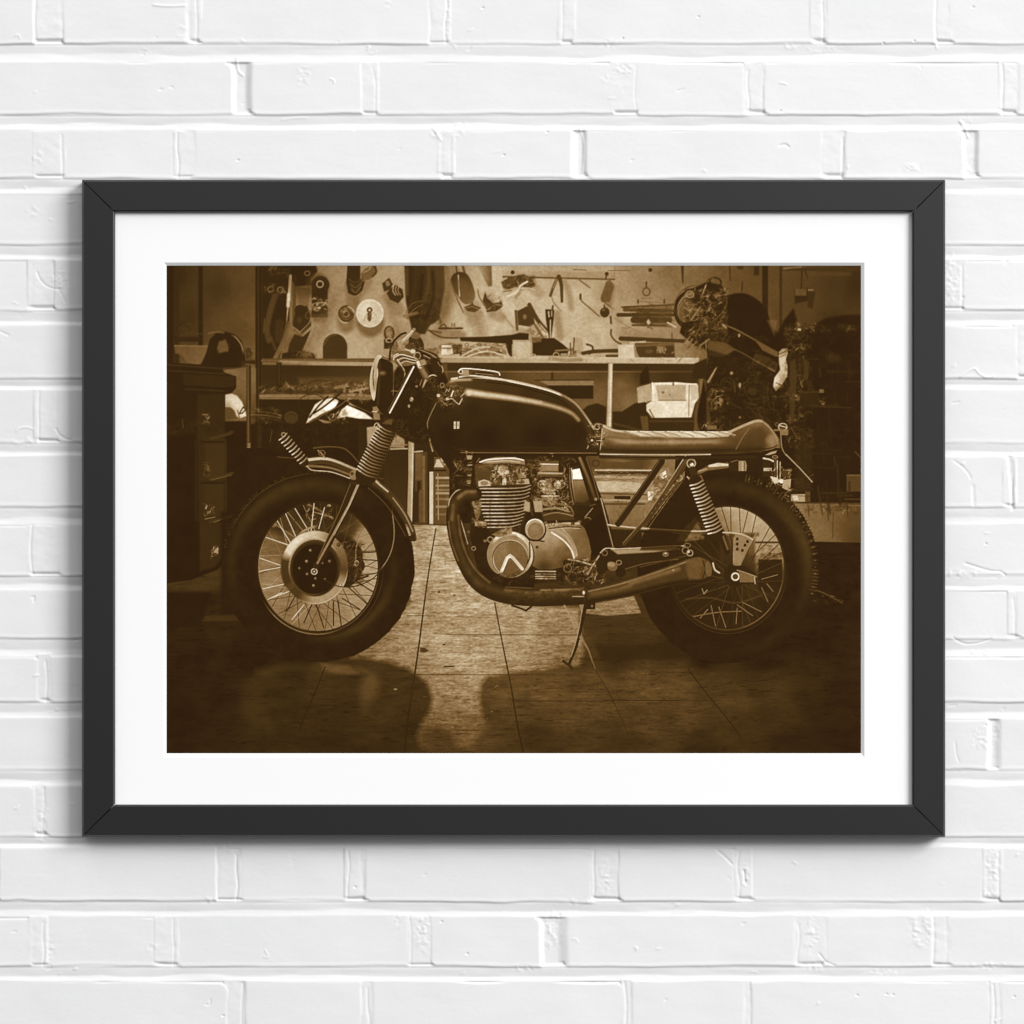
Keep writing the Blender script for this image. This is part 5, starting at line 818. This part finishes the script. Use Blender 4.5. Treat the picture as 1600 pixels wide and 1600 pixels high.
    CR = [([(58, 425), (64, 438), (72, 446), (84, 451), (94, 452)], 1.6, -1.2), ([(90, 450), (98, 462), (102, 472)], 1.6, -.8), ([(88, 670), (94, 680), (104, 686), (112, 687)], 1.8, -1.3), ([(26, 674), (32, 669), (44, 668), (52, 671)], 2, .8),
          ([(0, 518), (14, 524)], 1.8, -.9), ([(1508, 880), (1530, 887), (1548, 892), (1562, 893), (1570, 898)], 1.8, -1.5), ([(1489, 996), (1500, 1003), (1512, 1006), (1530, 1004), (1548, 998)], 1.8, -1.2), ([(1500, 590), (1510, 582), (1522, 576), (1530, 584), (1542, 590), (1552, 588)], 1.8, 1.2),
          ([(1490, 720), (1504, 730), (1514, 742), (1516, 748)], 2, -.8), ([(370, 90), (372, 110), (380, 118)], 3, .9), ([(675, 198), (684, 212), (690, 220)], 2, .9), ([(905, 200), (912, 225), (910, 270)], 2, .7), ([(1500, 190), (1508, 202), (1512, 214)], 3, 1.2),
          ([(1218, 228), (1226, 226), (1232, 230)], 2.4, -1.3), ([(1120, 1328), (1132, 1338), (1144, 1350)], 2.4, -1), ([(1162, 1360), (1164, 1378)], 2.6, -1.8), ([(1280, 1490), (1290, 1502), (1304, 1508)], 1.8, -1.2), ([(240, 8), (262, 10), (290, 9)], 3, .8),
          ([(1492, 1160), (1494, 1178), (1498, 1190)], 2, -.6), ([(1520, 760), (1521, 790)], 5, -.5), ([(1576, 715), (1579, 745), (1582, 795)], 5, -1.2), ([(440, 188), (460, 185), (480, 184)], 2, .6), ([(1488, 630), (1498, 628)], 1.5, -1)]
    for p, w_, v in CR: c.stroke(p, w_, v, soft=1.6, sm=True, mode='add')
    for k in range(170):
        x, y = rnd.uniform(-20, 1620), rnd.uniform(-20, 1620); L = rnd.uniform(2, 12); t = rnd.normal(0, .7)
        c.stroke([(x, y), (x + L / 2 + rnd.uniform(-2, 2), y + rnd.uniform(-2, 2)), (x + L * math.cos(t), y + L * math.sin(t))], rnd.uniform(1, 2.2), rnd.choice([-1.1, -.7, .6, .9]), soft=1.5, sm=True, mode='add')
    for (x, y) in ((754, 13), (1091, 27), (973, 61), (1219, 174), (1380, 68), (1428, 65), (1540, 1133), (555, 1386), (690, 1440), (730, 1490), (349, 1587), (1339, 1555), (1385, 1553), (1395, 1554), (1584, 1557), (1520, 12), (1540, 850), (372, 251), (787, 243), (855, 207)):
        c.ell(x, y, 1.6, 1.2, -2.2, soft=1.2, mode='add'); c.ell(x, y + 2, 2, 1, .5, soft=1.5, mode='add')
    # painted surface: brush drag and orange-peel
    c.A += 0.055 * noise(X, Y, 40, 9, 71, 2) + 0.05 * noise(X, Y, 6, 4, 72, 2)
    dense = ((X > -40) & (X < 1640) & (Y > -40) & (Y < 1640))
    c.A += np.where(dense, 0.022 * noise(X, Y, 2.6, 2.4, 73), 0)
    # very soft smoothing, like layers of paint
    A = c.A; A[1:-1, 1:-1] = (A[1:-1, 1:-1] * 4 + A[:-2, 1:-1] + A[2:, 1:-1] + A[1:-1, :-2] + A[1:-1, 2:]) / 8
    return xs, ys, A
# ---------------------------------------------------------------- helpers
scene = bpy.context.scene
def link(o, parent=None):
    scene.collection.objects.link(o)
    if parent is not None: o.parent = parent
    return o
def grid_mesh(name, xs, zs, Yd, keep=None):
    """regular sheet of quads facing -y; Yd holds the depth of every point"""
    nx, nz = len(xs), len(zs)
    co = np.empty((nz, nx, 3), np.float32); co[..., 0] = xs[None, :]; co[..., 2] = zs[:, None]; co[..., 1] = Yd
    i = (np.arange(nz - 1)[:, None] * nx + np.arange(nx - 1)[None, :])
    if keep is not None: i = i[keep]
    i = i.ravel().astype(np.int32)
    f = np.stack([i + nx, i + nx + 1, i + 1, i], 1)      # rows run downwards
    me = bpy.data.meshes.new(name); me.vertices.add(nx * nz); me.vertices.foreach_set('co', co.ravel())
    me.loops.add(f.size); me.loops.foreach_set('vertex_index', f.ravel())
    me.polygons.add(len(f)); me.polygons.foreach_set('loop_start', np.arange(0, f.size, 4, dtype=np.int32))
    me.update(calc_edges=True); me.polygons.foreach_set('use_smooth', np.ones(len(f), bool))
    return me
def mat(name):
    m = bpy.data.materials.new(name); m.use_nodes = True; nt = m.node_tree; return m, nt, nt.nodes['Principled BSDF']
def node(nt, t, **k):
    n = nt.nodes.new(t)
    for a, v in k.items(): setattr(n, a, v)
    return n
def lin(c): 
    c = c / 255; return c / 12.92 if c <= .04045 else ((c + .055) / 1.055) ** 2.4

# ---------------------------------------------------------------- materials
m_wall, nt, bs = mat('white_wall_paint')
tc = node(nt, 'ShaderNodeTexCoord'); n1 = node(nt, 'ShaderNodeTexNoise'); n1.inputs['Scale'].default_value = 9; n1.inputs['Detail'].default_value = 6
nt.links.new(tc.outputs['Object'], n1.inputs['Vector'])
cr = node(nt, 'ShaderNodeValToRGB'); cr.color_ramp.elements[0].position = .3; cr.color_ramp.elements[1].position = .7
cr.color_ramp.elements[0].color = (.75, .751, .753, 1); cr.color_ramp.elements[1].color = (.785, .785, .783, 1)
nt.links.new(n1.outputs['Fac'], cr.inputs['Fac']); nt.links.new(cr.outputs['Color'], bs.inputs['Base Color'])
bs.inputs['Roughness'].default_value = .55; bs.inputs['Specular IOR Level'].default_value = .3
n2 = node(nt, 'ShaderNodeTexNoise'); n2.inputs['Scale'].default_value = 420; n2.inputs['Detail'].default_value = 3
bp = node(nt, 'ShaderNodeBump'); bp.inputs['Strength'].default_value = .07; bp.inputs['Distance'].default_value = .0006
nt.links.new(tc.outputs['Object'], n2.inputs['Vector']); nt.links.new(n2.outputs['Fac'], bp.inputs['Height']); nt.links.new(bp.outputs['Normal'], bs.inputs['Normal'])

m_frame, nt, bs = mat('black_frame_lacquer')
bs.inputs['Base Color'].default_value = (.005, .005, .005, 1); bs.inputs['Roughness'].default_value = .46; bs.inputs['Specular IOR Level'].default_value = .60
tc = node(nt, 'ShaderNodeTexCoord'); n2 = node(nt, 'ShaderNodeTexNoise'); n2.inputs['Scale'].default_value = 900; n2.inputs['Detail'].default_value = 2
bp = node(nt, 'ShaderNodeBump'); bp.inputs['Strength'].default_value = .05; bp.inputs['Distance'].default_value = .0002
nt.links.new(tc.outputs['Object'], n2.inputs['Vector']); nt.links.new(n2.outputs['Fac'], bp.inputs['Height']); nt.links.new(bp.outputs['Normal'], bs.inputs['Normal'])

m_mat, nt, bs = mat('white_mat_card'); bs.inputs['Roughness'].default_value = .9; bs.inputs['Specular IOR Level'].default_value = .1
tc = node(nt, 'ShaderNodeTexCoord'); n1 = node(nt, 'ShaderNodeTexNoise'); n1.inputs['Scale'].default_value = 1500
cr = node(nt, 'ShaderNodeValToRGB'); cr.color_ramp.elements[0].color = (.86, .86, .86, 1); cr.color_ramp.elements[1].color = (.895, .895, .893, 1)
nt.links.new(tc.outputs['Object'], n1.inputs['Vector']); nt.links.new(n1.outputs['Fac'], cr.inputs['Fac']); nt.links.new(cr.outputs['Color'], bs.inputs['Base Color'])
m_core, nt, bs = mat('grey_mat_core'); bs.inputs['Base Color'].default_value = (.80, .81, .79, 1); bs.inputs['Roughness'].default_value = .9

m_print, nt, bs = mat('sepia_print_ink')
at = node(nt, 'ShaderNodeAttribute', attribute_name='ink')
cr = node(nt, 'ShaderNodeValToRGB'); el = cr.color_ramp.elements; el.remove(el[1])
for k, (t, c3) in enumerate(TONES):
    e = el[0] if k == 0 else el.new(t / 255)
    e.position = t / 255
    e.color = (*[lin(q) * PRINT_GAIN for q in c3], 1)
nt.links.new(at.outputs['Fac'], cr.inputs['Fac']); nt.links.new(cr.outputs['Color'], bs.inputs['Base Color'])
bs.inputs['Roughness'].default_value = .85; bs.inputs['Specular IOR Level'].default_value = .0

# ---------------------------------------------------------------- wall
xs, ys, H = wall_relief()
HU = U * 1.0
hx = (xs[:-1] > 190) & (xs[1:] < 1410); hz = (ys[:-1] > 345) & (ys[1:] < 1245)
keep = ~(hz[:, None] & hx[None, :])
me = grid_mesh('brick_wall', (xs - CX) * U, (CY - ys) * U, -H * HU, keep)
me.materials.append(m_wall)
# plain sheet behind the picture, where the relief is never seen
n = len(me.vertices)
wall = link(bpy.data.objects.new('wall', me))
wall['kind'] = 'structure'; wall['category'] = 'wall'; wall['label'] = 'white painted brick wall with thick uneven paint and worn joints behind the frame'
import bmesh
bm = bmesh.new(); q = [bm.verts.new((wx(x), 0.0004, wz(y))) for x, y in ((150, 1290), (1450, 1290), (1450, 300), (150, 300))]; bm.faces.new(q)
pm = bpy.data.meshes.new('wall_back'); bm.to_mesh(pm); bm.free(); pm.materials.append(m_wall)
po = link(bpy.data.objects.new('wall_backing', pm), wall)

# ---------------------------------------------------------------- the framed picture
D_WALL = 4.5 * U          # back of the frame touches the highest bricks
DEPTH = 34 * U            # moulding depth
yf = -(D_WALL + DEPTH)    # front plane
CAM_D = 3.4
def pp(px, py, y):
    """point at depth y whose place in the photograph is px, py"""
    s = (CAM_D + y) / CAM_D
    return (wx(px) * s, y, wz(py) * s)
def mesh_obj(name, verts, faces, material, parent, bevel=None, smooth=False):
    me = bpy.data.meshes.new(name); me.from_pydata(verts, [], faces); me.update()
    bm = bmesh.new(); bm.from_mesh(me); bmesh.ops.recalc_face_normals(bm, faces=bm.faces); bm.to_mesh(me); bm.free()
    for m in (material if isinstance(material, list) else [material]): me.materials.append(m)
    return link(bpy.data.objects.new(name, me), parent)
root = bpy.data.objects.new('picture_frame', None); link(root)
root['label'] = 'framed sepia print of a cafe racer motorcycle in a workshop, black frame and white mat'; root['category'] = 'picture'
root.location = (0, 0, 0)
xo0, xo1, yo0, yo1 = 127.3, 1477.7, 280.2, 1308.3        # outer edge
xi0, xi1, yi0, yi1 = 179.3, 1424.6, 330.5, 1259.4       # sight edge
def rail(side):
    """one mitred length of moulding, swept along its run: profile points (offset from outer edge to inner edge, depth)"""
    W = 52.0
    bo, bi = 3.6, 2.6                                   # eased outer and inner arrises
    prof = [(0, 0), (0, DEPTH - bo * 1.7 * U), (bo, DEPTH), (W - bi, DEPTH), (W - bi * .3, DEPTH - bi * .35 * U), (W, DEPTH - bi * 1.2 * U), (W, DEPTH * .80), (W - 8, DEPTH * .80), (W - 8, 0)]
    A, Bp = {'top': ((xo0, yo0), (xo1, yo0)), 'right': ((xo1, yo0), (xo1, yo1)), 'bottom': ((xo1, yo1), (xo0, yo1)), 'left': ((xo0, yo1), (xo0, yo0))}[side]
    In = {'top': (0, 1), 'right': (-1, 0), 'bottom': (0, -1), 'left': (1, 0)}[side]
    dx, dy = np.sign(Bp[0] - A[0]), np.sign(Bp[1] - A[1])
    gap = .18                                           # hairline at the mitre
    V = []; n = len(prof)
    for P_, sg in ((A, 1), (Bp, -1)):
        for g2, dz in ((1.0, -.8 * U), (0.0, 0.0)) if sg == 1 else ((0.0, 0.0), (1.0, -.8 * U)):
            for (o, d) in prof:
                wi, hi = (52.0, 50.6)
                run = o + gap + (0.55 if g2 == 0 else 0)
                px = P_[0] + sg * dx * run + In[0] * o; py = P_[1] + sg * dy * run + In[1] * o * (50.7 / 52)
                y = -(D_WALL + max(0, d + (dz if d > DEPTH * .5 else 0)))
                V.append(((px - CX) * U * KF, y, (CY - py) * U * KF))
    F = []
    for s_ in range(3):
        for k in range(n):
            a = s_ * n + k; b = s_ * n + (k + 1) % n; F.append((a, b, b + n, a + n))
    F.append(tuple(range(n))); F.append(tuple(range(3 * n, 4 * n)))
    o = mesh_obj('frame_rail', V, F, m_frame, root)
    return o
KF = (CAM_D + yf) / CAM_D
for s_ in ('top', 'right', 'bottom', 'left'): rail(s_)

# mat card with its bevelled window
y_mat = -(D_WALL + DEPTH * .80) + 1.5 * U
MB = 2.6                     # card thickness, pixels
km = (CAM_D + y_mat) / CAM_D
def ring(x0, y0, x1, y1, y, k): return [((x - CX) * U * k, y, (CY - z) * U * k) for x, z in ((x0, y0), (x1, y0), (x1, y1), (x0, y1))]
wo = (256.0, 410.2, 1350.6, 1183.4); wi_ = (260.2, 415.0, 1345.2, 1177.0)
kb = (CAM_D + y_mat + MB * U) / CAM_D
V = ring(xi0 - 6, yi0 - 6, xi1 + 6, yi1 + 6, y_mat, km) + ring(*wo, y_mat, km) + ring(xi0 - 6, yi0 - 6, xi1 + 6, yi1 + 6, y_mat + MB * U, km) + ring(*wi_, y_mat + MB * U, kb)
F = []
for k in range(4):
    j = (k + 1) % 4; F += [(k, j, 4 + j, 4 + k), (8 + k, 12 + k, 12 + j, 8 + j), (k, 8 + k, 8 + j, j)]
mo = mesh_obj('mat_board', V, F + [(4 + k, 4 + (k + 1) % 4, 12 + (k + 1) % 4, 12 + k) for k in range(4)], [m_mat, m_core], root)
for p in mo.data.polygons[12:]: p.material_index = 1

# the print: a flat sheet whose ink tones are stored per point
pxs, pys, A = paint_picture()
y_pr = y_mat + MB * U + .0003; kp = (CAM_D + y_pr) / CAM_D
pm = grid_mesh('print', (pxs - CX) * U * kp, (CY - pys) * U * kp, np.full(A.shape, y_pr, np.float32))
at_ = pm.attributes.new('ink', 'FLOAT', 'POINT'); at_.data.foreach_set('value', (A / 255).ravel().astype(np.float32))
pm.materials.append(m_print); pr = link(bpy.data.objects.new('print', pm), root)
pr['label'] = 'sepia photograph of a cafe racer motorcycle parked in a tool filled workshop'
# backing board closes the frame
yb = y_pr + .0008
a, b_ = ring(xi0 - 5, yi0 - 5, xi1 + 5, yi1 + 5, yb, 1), ring(xi0 - 5, yi0 - 5, xi1 + 5, yi1 + 5, -D_WALL + .0001, 1)
mesh_obj('backing_board', a + b_, [(0, 1, 2, 3), (4, 7, 6, 5)] + [(k, 4 + k, 4 + (k + 1) % 4, (k + 1) % 4) for k in range(4)], m_core, root)

# ---------------------------------------------------------------- camera
cd = bpy.data.cameras.new('camera'); cam = bpy.data.objects.new('camera', cd); link(cam)
cam.location = (0, -CAM_D, 0); cam.rotation_euler = (math.radians(90), 0, 0)
cd.sensor_width = 36; cd.lens = 36 * CAM_D / (1600 * U); cd.clip_end = 100; cd.clip_start = .05
scene.camera = cam

# ---------------------------------------------------------------- light: a big soft window-like lamp to the upper right, and room bounce
def area(name, loc, target, sx, sy, power):
    l = bpy.data.lights.new(name, 'AREA'); l.shape = 'RECTANGLE'; l.size = sx; l.size_y = sy; l.energy = power
    o = link(bpy.data.objects.new(name, l)); o.location = loc
    from mathutils import Vector
    o.rotation_euler = (Vector(target) - Vector(loc)).to_track_quat('-Z', 'Y').to_euler(); return o
for L_ in LAMPS: area(*L_)
w = bpy.data.worlds.new('World'); scene.world = w; w.use_nodes = True
nt = w.node_tree; bg = nt.nodes['Background']; tc = node(nt, 'ShaderNodeTexCoord')      # a pale room: lighter ceiling and window side, darker floor
vm = node(nt, 'ShaderNodeVectorMath', operation='DOT_PRODUCT'); vm.inputs[1].default_value = (.28, 0, .96)
mr = node(nt, 'ShaderNodeMapRange'); mr.interpolation_type = 'SMOOTHSTEP'
for k, v in zip(('From Min', 'From Max', 'To Min', 'To Max'), (-.45, 1.0, WORLD_LO, WORLD_HI)): mr.inputs[k].default_value = v
nt.links.new(tc.outputs['Generated'], vm.inputs[0]); nt.links.new(vm.outputs['Value'], mr.inputs['Value']); nt.links.new(mr.outputs['Result'], bg.inputs['Strength'])
bg.inputs['Color'].default_value = (1, 1, 1, 1)
vs = scene.view_settings; vs.view_transform = 'Standard'; vs.look = 'None'; vs.exposure = EXPO; vs.gamma = 1; vs.use_curve_mapping = False
scene.cycles.max_bounces = 4
